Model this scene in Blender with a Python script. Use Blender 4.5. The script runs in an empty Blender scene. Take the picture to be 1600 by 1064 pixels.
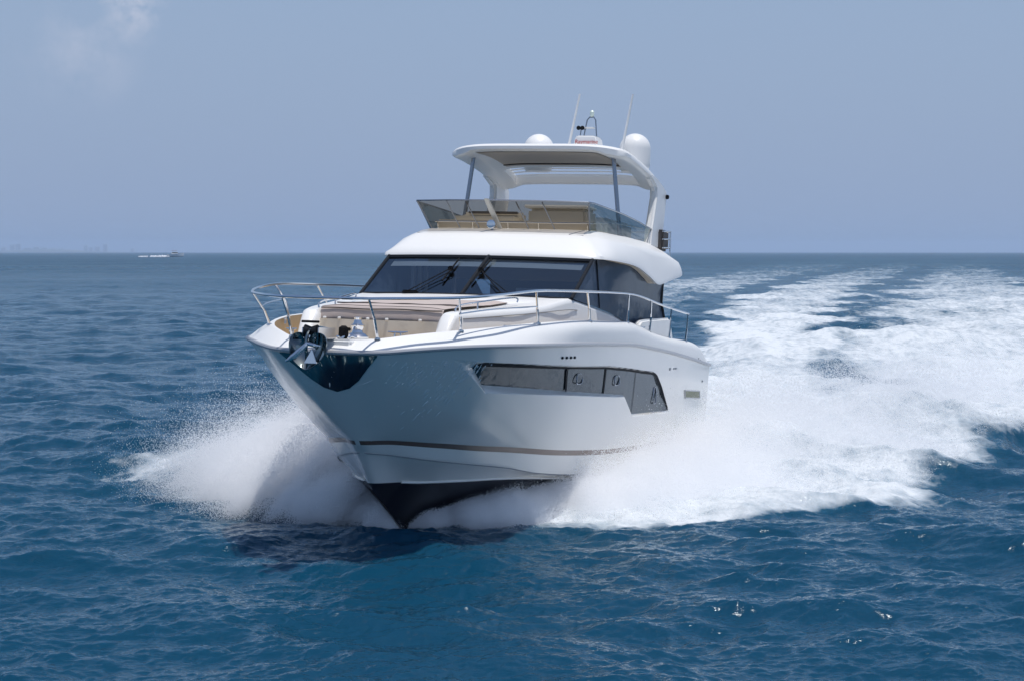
import bpy, bmesh, math, random
import numpy as np
from mathutils import Matrix, Vector
R_ = math.radians
sc = bpy.context.scene
COL = sc.collection

# ------------------------------------------------------------------ camera
cam = bpy.data.cameras.new('camera'); co = bpy.data.objects.new('camera', cam); COL.objects.link(co)
CAM_H = 4.4
cam.sensor_width = 36; cam.lens = 2800/1600*36
cam.clip_start = .1; cam.clip_end = 60000
co.location = (0, 0, CAM_H); co.rotation_euler = (R_(90-2.8216), 0, 0)
sc.camera = co

# ------------------------------------------------------------------ sky, sun, exposure
SUN_EL, SUN_AZ = 80, 125          # azimuth east of the viewing direction
w = bpy.data.worlds.new('World'); sc.world = w; w.use_nodes = True
nt = w.node_tree; bg = nt.nodes['Background']
sky = nt.nodes.new('ShaderNodeTexSky'); sky.sky_type = 'NISHITA'; sky.sun_disc = False
sky.sun_elevation = R_(SUN_EL); sky.sun_rotation = R_(SUN_AZ)
sky.air_density = 1.0; sky.dust_density = 1.0; sky.ozone_density = 1.5
bg.inputs['Strength'].default_value = .118
# pale sea haze low in the sky, thinning upwards
def N_(t, **k):
    q = nt.nodes.new(t)
    for a, b in k.items(): setattr(q, a, b)
    return q
tc = N_('ShaderNodeTexCoord'); sp = N_('ShaderNodeSeparateXYZ'); nt.links.new(tc.outputs['Generated'], sp.inputs[0])
rp = N_('ShaderNodeValToRGB'); rp.color_ramp.interpolation = 'EASE'
rp.color_ramp.elements[0].position = 0; rp.color_ramp.elements[0].color = (.97, .97, .97, 1)
rp.color_ramp.elements[1].position = .42; rp.color_ramp.elements[1].color = (0, 0, 0, 1)
nt.links.new(sp.outputs['Z'], rp.inputs[0])
hz = N_('ShaderNodeMix', data_type='RGBA'); nt.links.new(rp.outputs[0], hz.inputs['Factor'])
nt.links.new(sky.outputs[0], hz.inputs['A']); hz.inputs['B'].default_value = (2.46, 3.23, 4.78, 1)
# a faint torn cloud high on the left
nv_ = N_('ShaderNodeVectorMath', operation='NORMALIZE'); nt.links.new(tc.outputs['Generated'], nv_.inputs[0])
cn = N_('ShaderNodeTexNoise'); cn.inputs['Scale'].default_value = 26; cn.inputs['Detail'].default_value = 8; cn.inputs['Roughness'].default_value = .6; nt.links.new(nv_.outputs[0], cn.inputs['Vector'])
def blob(c, rad):
    di = N_('ShaderNodeVectorMath', operation='DISTANCE'); nt.links.new(nv_.outputs[0], di.inputs[0]); di.inputs[1].default_value = c
    m_ = N_('ShaderNodeMapRange', interpolation_type='SMOOTHSTEP'); m_.inputs['From Min'].default_value = rad; m_.inputs['From Max'].default_value = 0; nt.links.new(di.outputs['Value'], m_.inputs['Value']); return m_.outputs[0]
def mth(op, a, b=None, clamp=False):
    q = N_('ShaderNodeMath', operation=op, use_clamp=clamp)
    for i, v in enumerate((a, b)):
        if v is None: continue
        if isinstance(v, (int, float)): q.inputs[i].default_value = v
        else: nt.links.new(v, q.inputs[i])
    return q.outputs[0]
bl = mth('ADD', blob((-.203, .970, .131), .024), mth('MULTIPLY', blob((-.232, .966, .108), .04), .30))
cf = mth('MULTIPLY', mth('MULTIPLY', bl, mth('SUBTRACT', cn.outputs['Fac'], .40)), 7.0, True)
cl = N_('ShaderNodeMix', data_type='RGBA'); nt.links.new(mth('MULTIPLY', cf, .72), cl.inputs['Factor']); nt.links.new(hz.outputs['Result'], cl.inputs['A']); cl.inputs['B'].default_value = (5.6, 5.7, 6.6, 1)
nt.links.new(cl.outputs['Result'], bg.inputs['Color'])
sun = bpy.data.lights.new('sun', 'SUN'); sun.energy = 3.4; sun.angle = R_(.6); sun.color = (1, .96, .9)
so = bpy.data.objects.new('sun', sun); COL.objects.link(so)
sd = Vector((math.sin(R_(SUN_AZ))*math.cos(R_(SUN_EL)), math.cos(R_(SUN_AZ))*math.cos(R_(SUN_EL)), math.sin(R_(SUN_EL))))
so.rotation_euler = sd.to_track_quat('Z', 'Y').to_euler(); so.location = (20, 60, 60)
sc.view_settings.view_transform = 'Standard'; sc.view_settings.look = 'None'
sc.view_settings.exposure = 0; sc.view_settings.gamma = 1
cy = sc.cycles
cy.max_bounces = 26; cy.diffuse_bounces = 22; cy.volume_bounces = 1; cy.glossy_bounces = 4; cy.transmission_bounces = 6; cy.transparent_max_bounces = 24
cy.use_denoising = True
try: cy.denoiser = 'OPENIMAGEDENOISE'
except Exception: pass
cy.caustics_reflective = False; cy.caustics_refractive = False; cy.sample_clamp_indirect = 6; cy.sample_clamp_direct = 2.5

# ------------------------------------------------------------------ helpers
def mat(name, color=(.8, .8, .8), rough=.5, metal=0, spec=.5, coat=0, noise=0, nscale=3, **k):
    m = bpy.data.materials.new(name); m.use_nodes = True
    n = m.node_tree.nodes; l = m.node_tree.links; p = n['Principled BSDF']
    p.inputs['Base Color'].default_value = (*color, 1); p.inputs['Roughness'].default_value = rough
    p.inputs['Metallic'].default_value = metal; p.inputs['Specular IOR Level'].default_value = spec
    p.inputs['Coat Weight'].default_value = coat; p.inputs['Coat Roughness'].default_value = .04
    if noise:
        tc = n.new('ShaderNodeTexCoord'); t = n.new('ShaderNodeTexNoise'); t.inputs['Scale'].default_value = nscale; t.inputs['Detail'].default_value = 6
        mx = n.new('ShaderNodeMix'); mx.data_type = 'RGBA'
        mx.inputs['A'].default_value = (*[c*(1-noise) for c in color], 1); mx.inputs['B'].default_value = (*[min(1, c*(1+noise)) for c in color], 1)
        l.new(tc.outputs['Object'], t.inputs['Vector']); l.new(t.outputs['Fac'], mx.inputs['Factor']); l.new(mx.outputs['Result'], p.inputs['Base Color'])
        if k.get('bump'):
            b = n.new('ShaderNodeBump'); b.inputs['Strength'].default_value = k['bump']; b.inputs['Distance'].default_value = .02
            l.new(t.outputs['Fac'], b.inputs['Height']); l.new(b.outputs[0], p.inputs['Normal'])
    return m
def glass(name, tint, ior=1.5, rough=.01, gcol=(1, 1, 1)):
    m = bpy.data.materials.new(name); m.use_nodes = True
    n = m.node_tree.nodes; l = m.node_tree.links; n.remove(n['Principled BSDF'])
    tr = n.new('ShaderNodeBsdfTransparent'); tr.inputs[0].default_value = (*tint, 1)
    gl = n.new('ShaderNodeBsdfGlossy'); gl.inputs['Roughness'].default_value = rough
    # thin pane: Schlick reflection that is the same from both sides
    ge = n.new('ShaderNodeNewGeometry'); dt = n.new('ShaderNodeVectorMath'); dt.operation = 'DOT_PRODUCT'; l.new(ge.outputs['Incoming'], dt.inputs[0]); l.new(ge.outputs['Normal'], dt.inputs[1])
    f0 = ((ior-1)/(ior+1))**2
    def ma(op, a, b=None):
        q = n.new('ShaderNodeMath'); q.operation = op
        for i, v in enumerate((a, b)):
            if v is None: continue
            if isinstance(v, (int, float)): q.inputs[i].default_value = v
            else: l.new(v, q.inputs[i])
        return q.outputs[0]
    fr = ma('ADD', ma('MULTIPLY', ma('POWER', ma('SUBTRACT', 1, ma('ABSOLUTE', dt.outputs['Value'])), 5), 1-f0), f0)
    gl.inputs['Color'].default_value = (*gcol, 1)
    mx = n.new('ShaderNodeMixShader'); l.new(fr, mx.inputs[0]); l.new(tr.outputs[0], mx.inputs[1]); l.new(gl.outputs[0], mx.inputs[2])
    l.new(mx.outputs[0], n['Material Output'].inputs['Surface'])
    return m
def tinted(name, base, f0=.04, k=.35, rough=.05):
    m = bpy.data.materials.new(name); m.use_nodes = True; n = m.node_tree.nodes; l = m.node_tree.links; n.remove(n['Principled BSDF'])
    lw = n.new('ShaderNodeLayerWeight'); lw.inputs['Blend'].default_value = .5; pw = n.new('ShaderNodeMath'); pw.operation = 'POWER'; l.new(lw.outputs['Facing'], pw.inputs[0]); pw.inputs[1].default_value = 4
    ml = n.new('ShaderNodeMath'); ml.operation = 'MULTIPLY_ADD'; l.new(pw.outputs[0], ml.inputs[0]); ml.inputs[1].default_value = k; ml.inputs[2].default_value = f0
    d = n.new('ShaderNodeBsdfDiffuse'); d.inputs[0].default_value = (*base, 1); g = n.new('ShaderNodeBsdfGlossy'); tcq = n.new('ShaderNodeTexCoord'); nq = n.new('ShaderNodeTexNoise'); nq.inputs['Scale'].default_value = 1.6; nq.inputs['Detail'].default_value = 3; l.new(tcq.outputs['Object'], nq.inputs['Vector']); bq = n.new('ShaderNodeBump'); bq.inputs['Strength'].default_value = .6; bq.inputs['Distance'].default_value = .06; l.new(nq.outputs['Fac'], bq.inputs['Height']); l.new(bq.outputs[0], g.inputs['Normal'])
    g.inputs['Roughness'].default_value = rough; g.inputs['Color'].default_value = (.85, .93, 1, 1)
    mx = n.new('ShaderNodeMixShader'); l.new(ml.outputs[0], mx.inputs[0]); l.new(d.outputs[0], mx.inputs[1]); l.new(g.outputs[0], mx.inputs[2]); l.new(mx.outputs[0], n['Material Output'].inputs['Surface']); return m
M = {}
M['gel'] = mat('white_gelcoat', (.82, .82, .81), .34, coat=.12, noise=.015, nscale=1.5)
M['hull'] = mat('hull_gelcoat', (.86, .835, .785), .16, spec=.5, coat=.35, noise=.02, nscale=1.2)
M['deck'] = mat('nonskid_deck', (.78, .77, .74), .6, noise=.03, nscale=30)
M['anti'] = mat('antifouling', (.012, .013, .022), .35, noise=.3, nscale=5)
M['stripe'] = mat('boot_stripe', (.16, .10, .075), .3, coat=.4)
M['rub'] = mat('rub_rail', (.45, .46, .48), .35, metal=.3)
M['steel'] = mat('polished_steel', (.72, .73, .75), .12, metal=1)
M['mirror'] = mat('mirror_steel', (.20, .24, .25), .05, metal=1)
M['dsteel'] = mat('dark_steel', (.30, .33, .38), .25, metal=.9)
M['black'] = mat('black_rubber', (.010, .010, .011), .85, spec=.15)
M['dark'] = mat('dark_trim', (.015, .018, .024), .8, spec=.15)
M['teak'] = mat('tan_teak', (.52, .40, .25), .6, noise=.12, nscale=14)
M['canvas'] = mat('beige_canvas', (.64, .59, .51), .85, noise=.06, nscale=5, bump=.4)
M['pad'] = mat('brown_cover', (.48, .41, .38), .85, noise=.05, nscale=6, bump=.3)
M['cream'] = mat('cream_vinyl', (.68, .65, .58), .5, noise=.03, nscale=4)
M['panel'] = mat('roof_panel', (.46, .385, .31), .5, spec=.25, noise=.03)
M['beige'] = mat('headliner', (.55, .50, .42), .8)
M['grey'] = mat('grey_plastic', (.25, .26, .28), .5)
M['red'] = mat('red_print', (.45, .03, .03), .5)
M['olive'] = mat('vent_mesh', (.30, .30, .20), .6, noise=.3, nscale=20)
M['rope'] = mat('tan_rope', (.42, .33, .22), .9)
M['lamp'] = mat('frosted_lamp', (.7, .8, .72), .3)
M['wood'] = mat('cabin_dark', (.07, .06, .055), .6)
M['glint'] = mat('glint_white', (.85, .87, .88), .05, spec=.8)  # white for the modelled glints on the bow
M['glass'] = glass('cabin_glass', (.42, .50, .60), 2.1, .01, (.75, .88, 1))
M['flyglass'] = glass('smoked_glass', (.48, .43, .36), 1.35)
M['hwin'] = tinted('hull_glass', (.026, .033, .040), .06, .44, .03); M['sglass'] = tinted('side_glass', (.055, .075, .11), .07, .16, .18); M['flyside'] = glass('smoked_side_glass', (.26, .32, .33), 1.5)

def link(o, parent=None):
    COL.objects.link(o)
    if parent is not None: o.parent = parent
    return o
def tag(o, label=None, cat=None, group=None, kind=None):
    for k, v in (('label', label), ('category', cat), ('group', group), ('kind', kind)):
        if v: o[k] = v
    return o
def mesh(name, V, F, m, parent=None, sharp=32, smooth=True):
    me = bpy.data.meshes.new(name); me.from_pydata([tuple(map(float, v)) for v in V], [], F); me.update()
    if smooth and len(me.polygons):
        me.polygons.foreach_set('use_smooth', [True]*len(me.polygons)); me.set_sharp_from_angle(angle=R_(sharp))
    me.materials.append(m)
    o = bpy.data.objects.new(name, me)
    return link(o, parent)
def gridF(n, k, closed=False, flip=False):
    F = []
    for i in range(n-1):
        for j in range(k-1 if not closed else k):
            a, b = i*k+j, i*k+(j+1) % k; c, d = (i+1)*k+(j+1) % k, (i+1)*k+j
            F.append((a, d, c, b) if flip else (a, b, c, d))
    return F
class MB:
    def __init__(s): s.v = []; s.f = []
    def add(s, V, F):
        o = len(s.v); s.v += [tuple(map(float, p)) for p in V]; s.f += [tuple(o+i for i in f) for f in F]; return s
    def tube(s, P, r, n=8, cap=True, closed=False):
        P = [Vector(p) for p in P]; N = len(P); rr = r if hasattr(r, '__len__') else [r]*N
        T = []
        for i in range(N):
            if closed: t = P[(i+1) % N]-P[i-1]
            else: t = P[min(i+1, N-1)]-P[max(i-1, 0)]
            T.append(t.normalized())
        u = T[0].orthogonal().normalized(); V = []
        for i in range(N):
            u = (u-T[i]*u.dot(T[i])).normalized(); b = T[i].cross(u)
            for k in range(n):
                a = 2*math.pi*k/n; V.append(P[i]+(u*math.cos(a)+b*math.sin(a))*rr[i])
        F = gridF(N, n, closed=True)
        if closed:
            for k in range(n): F.append(((N-1)*n+k, (N-1)*n+(k+1) % n, (k+1) % n, k))
        elif cap: F += [tuple(range(n-1, -1, -1)), tuple((N-1)*n+k for k in range(n))]
        return s.add(V, F)
    def box(s, c, d, bev=.01, rot=None):
        bm = bmesh.new(); bmesh.ops.create_cube(bm, size=1)
        for v in bm.verts: v.co = Vector((v.co.x*d[0], v.co.y*d[1], v.co.z*d[2]))
        if bev: bmesh.ops.bevel(bm, geom=bm.edges[:], offset=bev, segments=2, affect='EDGES')
        mt = Matrix.Translation(c) @ (rot.to_4x4() if rot else Matrix())
        bm.verts.ensure_lookup_table(); bm.verts.index_update()
        s.add([mt @ v.co for v in bm.verts], [[v.index for v in f.verts] for f in bm.faces]); bm.free(); return s
    def prism(s, poly, y0, y1, bev=.02, ax=1):
        """polygon in (x,z) extruded along y (ax=1), or (x,y) along z (ax=2)"""
        bm = bmesh.new()
        mk = (lambda p, t: (p[0], t, p[1])) if ax == 1 else (lambda p, t: (p[0], p[1], t))
        vs = [bm.verts.new(mk(p, y0)) for p in poly]; f = bm.faces.new(vs)
        r = bmesh.ops.extrude_face_region(bm, geom=[f]); nv = [g for g in r['geom'] if isinstance(g, bmesh.types.BMVert)]
        for v in nv: v.co[ax] = y1
        bmesh.ops.recalc_face_normals(bm, faces=bm.faces[:])
        if bev: bmesh.ops.bevel(bm, geom=bm.edges[:], offset=bev, segments=3, affect='EDGES')
        bm.verts.index_update()
        s.add([v.co.copy() for v in bm.verts], [[v.index for v in f.verts] for f in bm.faces]); bm.free(); return s
    def lathe(s, prof, c=(0, 0, 0), n=28, rot=None):
        V = []
        for r, z in prof:
            for k in range(n):
                a = 2*math.pi*k/n; v = Vector((r*math.cos(a), r*math.sin(a), z))
                if rot: v = rot @ v
                V.append(v+Vector(c))
        F = gridF(len(prof), n, closed=True); F.append(tuple(range(n-1, -1, -1))); F.append(tuple((len(prof)-1)*n+k for k in range(n)))
        return s.add(V, F)
    def build(s, name, m, parent=None, sharp=32, smooth=True): return mesh(name, s.v, s.f, m, parent, sharp, smooth)
def smooth_path(P, n=8):
    """Catmull-Rom through points"""
    P = [np.array(p, float) for p in P]; out = []
    for i in range(len(P)-1):
        p0, p1, p2, p3 = P[max(i-1, 0)], P[i], P[i+1], P[min(i+2, len(P)-1)]
        for t in np.arange(n)/n:
            out.append(.5*((2*p1)+(-p0+p2)*t+(2*p0-5*p1+4*p2-p3)*t*t+(-p0+3*p1-3*p2+p3)*t**3))
    out.append(P[-1]); return out
def mir(P): return [(p[0], -p[1], p[2]) for p in P]
def pchip(xk, yk, x):
    xk = np.asarray(xk, float); yk = np.asarray(yk, float); h = np.diff(xk); d = np.diff(yk)/h
    m = np.zeros(len(xk)); m[0] = d[0]; m[-1] = d[-1]
    for i in range(1, len(xk)-1):
        if d[i-1]*d[i] > 0:
            w1 = 2*h[i]+h[i-1]; w2 = h[i]+2*h[i-1]; m[i] = (w1+w2)/(w1/d[i-1]+w2/d[i])
    x = np.clip(x, xk[0], xk[-1]); i = np.clip(np.searchsorted(xk, x, side='right')-1, 0, len(xk)-2)
    t = (x-xk[i])/h[i]; t2 = t*t; t3 = t2*t
    return yk[i]*(2*t3-3*t2+1)+h[i]*m[i]*(t3-2*t2+t)+yk[i+1]*(-2*t3+3*t2)+h[i]*m[i+1]*(t3-t2)

# ------------------------------------------------------------------ the sea
rng = np.random.default_rng(7)
BO = np.array([-1.7376, 28.4373, 0.0])                     # yacht: forefoot at the waterline
BR = np.array([[-.2920934, .9558837, .0311094], [-.9553946, -.2931185, .0360930], [.0436194, -.0191792, .9988641]])
def ocean(N, L, wind, spread, lmin, lmax, rms, seed, chop=1.0, pw=3.6):
    """one periodic tile of wind waves: height and sideways shift"""
    r = np.random.default_rng(seed)
    k = 2*np.pi*np.fft.fftfreq(N, L/N); kx, ky = np.meshgrid(k, k, indexing='ij'); kk = np.hypot(kx, ky); kk[0, 0] = 1e-6
    c = (kx*np.cos(wind)+ky*np.sin(wind))/kk
    lam = 2*np.pi/kk
    S = kk**-pw*np.exp(-(lam/lmax)**2)*np.exp(-(lmin/lam)**2)*(np.abs(c)**spread+.06)*np.where(c < 0, .25, 1)
    H = np.sqrt(S)*(r.normal(size=(N, N))+1j*r.normal(size=(N, N))); H[0, 0] = 0
    h = np.fft.ifft2(H).real; f = rms/h.std()
    dx = np.fft.ifft2(1j*kx/kk*H).real*f*chop; dy = np.fft.ifft2(1j*ky/kk*H).real*f*chop
    return (h*f).astype(np.float32), dx.astype(np.float32), dy.astype(np.float32), L
def samp(T, X, Y, L):
    N = T.shape[0]; a = X/L*N; b = Y/L*N; i = np.floor(a); j = np.floor(b); fa = (a-i).astype(np.float32); fb = (b-j).astype(np.float32)
    i = i.astype(np.int64) % N; j = j.astype(np.int64) % N; i1 = (i+1) % N; j1 = (j+1) % N
    return T[i, j]*(1-fa)*(1-fb)+T[i1, j]*fa*(1-fb)+T[i, j1]*(1-fa)*fb+T[i1, j1]*fa*fb
def vnoise(X, Y, s, seed, oct=4):
    """fractal value noise, about 0..1"""
    r = np.random.default_rng(seed); T = r.random((256, 256)).astype(np.float32); out = 0; a = 1; tot = 0
    for o in range(oct):
        q = X/s*2**o+17.3*o; p = Y/s*2**o+5.1*o
        i = np.floor(q); j = np.floor(p); fa = q-i; fb = p-j; fa = fa*fa*(3-2*fa); fb = fb*fb*(3-2*fb)
        i = i.astype(np.int64) % 256; j = j.astype(np.int64) % 256; i1 = (i+1) % 256; j1 = (j+1) % 256
        out = out+a*(T[i, j]*(1-fa)*(1-fb)+T[i1, j]*fa*(1-fb)+T[i, j1]*(1-fa)*fb+T[i1, j1]*fa*fb); tot += a; a *= .5
    return out/tot
def sst(a, b, x): t = np.clip((x-a)/(b-a), 0, 1); return t*t*(3-2*t)

WA = ocean(512, 67.0, R_(-105), 2, .6, 8.5, .095, 3, .6)
WB = ocean(768, 17.3, R_(-70), 1.2, .07, 1.5, .0145, 5, .3, 3.1)
# polar sheet round the point under the camera: fine where it is near and in view
ANG = np.concatenate([np.linspace(-19, 19, 1420), 19+np.cumsum(np.geomspace(.03, 6.2, 105))])
ANG = np.concatenate([ANG[:1420], np.linspace(19, 341, 260)[1:-1]])
inv = np.linspace(1/16.5, 1/90, 640); D = np.concatenate([np.linspace(.6, 16, 24), 1/inv, 1/np.linspace(1/90, 1/900, 190)[1:], np.geomspace(900, 12000, 40)[1:]])
a_, d_ = np.meshgrid(np.radians(ANG), D, indexing='ij')
X = np.sin(a_)*d_; Y = np.cos(a_)*d_
step = np.gradient(D)[None, :]
fadeA = 1-sst(6, 60, step)*.35; fadeB = 1-sst(.25, .9, step)*.8
outside = sst(19.5, 26, np.minimum(np.abs(np.degrees(a_)), 360-np.abs(np.degrees(a_))))
fadeA = fadeA*(1-.7*outside); fadeB = fadeB*(1-outside)
gust = .65+.7*vnoise(X, Y, 23, 11, 3)
Z = samp(WA[0], X, Y, WA[3])*fadeA*gust+samp(WB[0], X, Y, WB[3])*fadeB*gust
sx = samp(WA[1], X, Y, WA[3])*fadeA+samp(WB[1], X, Y, WB[3])*fadeB
sy = samp(WA[2], X, Y, WA[3])*fadeA+samp(WB[2], X, Y, WB[3])*fadeB

# foam left by the yacht: rows of (distance, [from, to, strength]...) across the water
def bands(Yq, Xq, rows, soft=.17):
    out = np.zeros_like(Xq); ys = np.array([r[0] for r in rows])
    nb = max(len(r[1]) for r in rows)
    rows = sorted(rows, key=lambda r: r[0])
    for b in range(nb):
        rr = [r for r in rows if len(r[1]) > b and r[1][b] is not None]
        yy = np.log(np.array([r[0] for r in rr])); ly = np.log(np.maximum(Yq, 1))
        lo = np.interp(ly, yy, [r[1][b][0] for r in rr]); hi = np.interp(ly, yy, [r[1][b][1] for r in rr]); st = np.interp(ly, yy, [r[1][b][2] for r in rr], left=0, right=0)
        e = soft*(hi-lo)+.25
        out = np.maximum(out, st*sst(lo-e, lo+e, Xq)*(1-sst(hi-e, hi+e, Xq)))
    return out
f_ = 2800.0
def gx(px, Yd): return (px-800)/f_*Yd*1.0012
def rowpx(y, *iv):
    Yd = 12320/(y-394.0)
    return (Yd, [None if q is None else (gx(q[0], Yd), gx(q[1], Yd), q[2]) for q in iv])
FOAM_ROWS = [   # bands: outer left, port trail, starboard trail and wash
 rowpx(403, (1290, 1400, .30), (1420, 1450, .22), (1480, 1530, .2)),
 rowpx(412, (1200, 1330, .36), (1360, 1430, .38), (1450, 1530, .36)),
 rowpx(421, (1150, 1310, .46), (1330, 1420, .50), (1440, 1560, .52)),
 rowpx(432, (1080, 1230, .60), (1270, 1395, .60), (1430, 1580, .62)),
 rowpx(445, (1020, 1175, .66), (1215, 1355, .74), (1405, 1595, .70)),
 rowpx(460, (990, 1125, .60), (1170, 1345, .84), (1375, 1720, .76)),
 rowpx(475, (970, 1085, .50), (1140, 1335, .90), (1360, 1800, .84)),
 rowpx(490, (960, 1060, .35), (1122, 1322, .93), (1362, 1850, .90)),
 rowpx(510, (950, 1040, .2), (1114, 1316, .95), (1390, 1900, .93)),
 rowpx(531, (940, 1030, .0), (1106, 1305, .97), (1320, 1950, .95)),
 rowpx(555, None, (1080, 1345, .98), (1290, 2000, .97)),
 rowpx(590, None, (1050, 1290, .98), (1225, 2100, .96)),
 rowpx(625, None, (1000, 1290, .98), (1225, 2100, .97)),
 rowpx(665, None, (1000, 1345, .98), (1225, 1990, .96)),
 rowpx(690, None, (800, 1345, .98), (1225, 1760, .95)),
 rowpx(712, None, (720, 1345, .98), (1225, 1560, .90)),
 rowpx(740, None, (650, 1310, .98), (1180, 1490, .90)),
 rowpx(765, None, (650, 1270, .98), (1120, 1440, .95)),
 rowpx(790, None, (690, 1270, .97), (1120, 1425, .93)),
 rowpx(806, None, (720, 1150, .93), (1080, 1270, .85)),
 rowpx(820, None, (760, 1080, .88), (1010, 1130, .7)),
 rowpx(832, None, (830, 960, .55), (950, 1000, .3)),
]
LEFT_ROWS = [
 rowpx(640, (420, 700, .9)), rowpx(690, (330, 700, .95)), rowpx(720, (250, 700, .96)), rowpx(742, (205, 640, .95)), rowpx(755, (235, 600, .9)),
 rowpx(770, (255, 590, .80)), rowpx(785, (340, 585, .80)), rowpx(800, (420, 580, .78)), rowpx(812, (480, 560, .3))]
wx = (vnoise(X, Y, 9, 61, 4)-.5)*np.clip(Y/14, .6, 9); XW = X+wx*(1-.5*sst(60, 30, Y)); YW = Y*(1+.10*(vnoise(X, Y, 14, 63, 4)-.5)*sst(45, 80, Y))
foam = np.maximum(bands(YW, XW, FOAM_ROWS), .74*bands(Y, X+.9*wx, LEFT_ROWS, .3))
# dark hollow in the wash
hx, hy = gx(1342, 62.0), 62.0
foam *= 1-.85*np.exp(-((X-hx)/1.0)**2-((Y-hy)/4.5)**2)
wob = vnoise(X, Y, 6, 21, 5)-.5
foam = foam*np.interp(Y, [40, 70, 150, 400], [1, .97, .93, .88])
foam = np.clip(foam*(1+.30*wob)+.16*wob*sst(.05, .3, foam), 0, 1)
near = 1-sst(120, 300, d_)
fine = vnoise(X, Y, .9, 71, 4)-.5; foam = np.clip(foam+(.35+.75*sst(70, 45, Y))*fine*sst(.03, .3, foam)*(1-sst(.75, .98, foam)), 0, 1)
Z += near*foam*(.55*(vnoise(X, Y, 1.7, 31, 4)-.5)+.95*(vnoise(X, Y, 5.5, 33, 3)-.5))
# turned water thrown up beside and behind the hull: crests of the wash
crest = np.exp(-((Y-(66+.55*(X-6)))/7)**2)*sst(5, 10, X)*.55+np.exp(-((Y-(38+.35*(X-6)))/3.0)**2)*sst(3, 6, X)*(1-sst(12, 20, X))*.55
bil = .55+.9*vnoise(X, Y, 2.6, 41, 5)
crest = crest*0+np.exp(-((Y-(39+.75*(X-6)))/3.2)**2)*sst(2.5, 6, X)*(1-sst(16, 26, X))*1.0*bil+np.exp(-((Y-(70+.9*(X-8)))/6)**2)*sst(5, 10, X)*(1-sst(40, 60, X))*.8*bil
Z += crest*near*sst(.0, .5, foam)
# the yacht presses the water down and away under its own hull
bx = (X-BO[0])*BR[0, 0]+(Y-BO[1])*BR[1, 0]; by = (X-BO[0])*BR[0, 1]+(Y-BO[1])*BR[1, 1]
under = sst(2.2, 1.3, np.abs(by))*sst(-.2, -2.5, bx)*sst(-14.5, -13, bx)
Z = Z*(1-under)-.05*under
foam *= 1-.9*under
X2 = X+sx*(1-under); Y2 = Y+sy*(1-under)
na, nd = X.shape
idx = np.arange(na*nd).reshape(na, nd)
i0 = idx; i1 = np.roll(idx, -1, axis=0)
quads = np.stack([i0[:, :-1], i0[:, 1:], i1[:, 1:], i1[:, :-1]], -1).reshape(-1, 4)
me = bpy.data.meshes.new('sea'); nv = na*nd; nq = len(quads)
me.vertices.add(nv); me.loops.add(nq*4); me.polygons.add(nq)
me.vertices.foreach_set('co', np.stack([X2, Y2, Z], -1).astype(np.float32).ravel())
me.loops.foreach_set('vertex_index', quads.astype(np.int32).ravel())
me.polygons.foreach_set('loop_start', np.arange(0, nq*4, 4, dtype=np.int32)); me.polygons.foreach_set('loop_total', np.full(nq, 4, np.int32))
me.polygons.foreach_set('use_smooth', np.ones(nq, bool))
rp_ = (.13+.16*sst(math.log(.06), math.log(60), np.log(step))*np.ones_like(X)); at = me.attributes.new('ripple', 'FLOAT', 'POINT'); at.data.foreach_set('value', rp_.astype(np.float32).ravel())
at = me.attributes.new('foam', 'FLOAT', 'POINT'); at.data.foreach_set('value', foam.astype(np.float32).ravel())
me.update(); me.validate()
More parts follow.
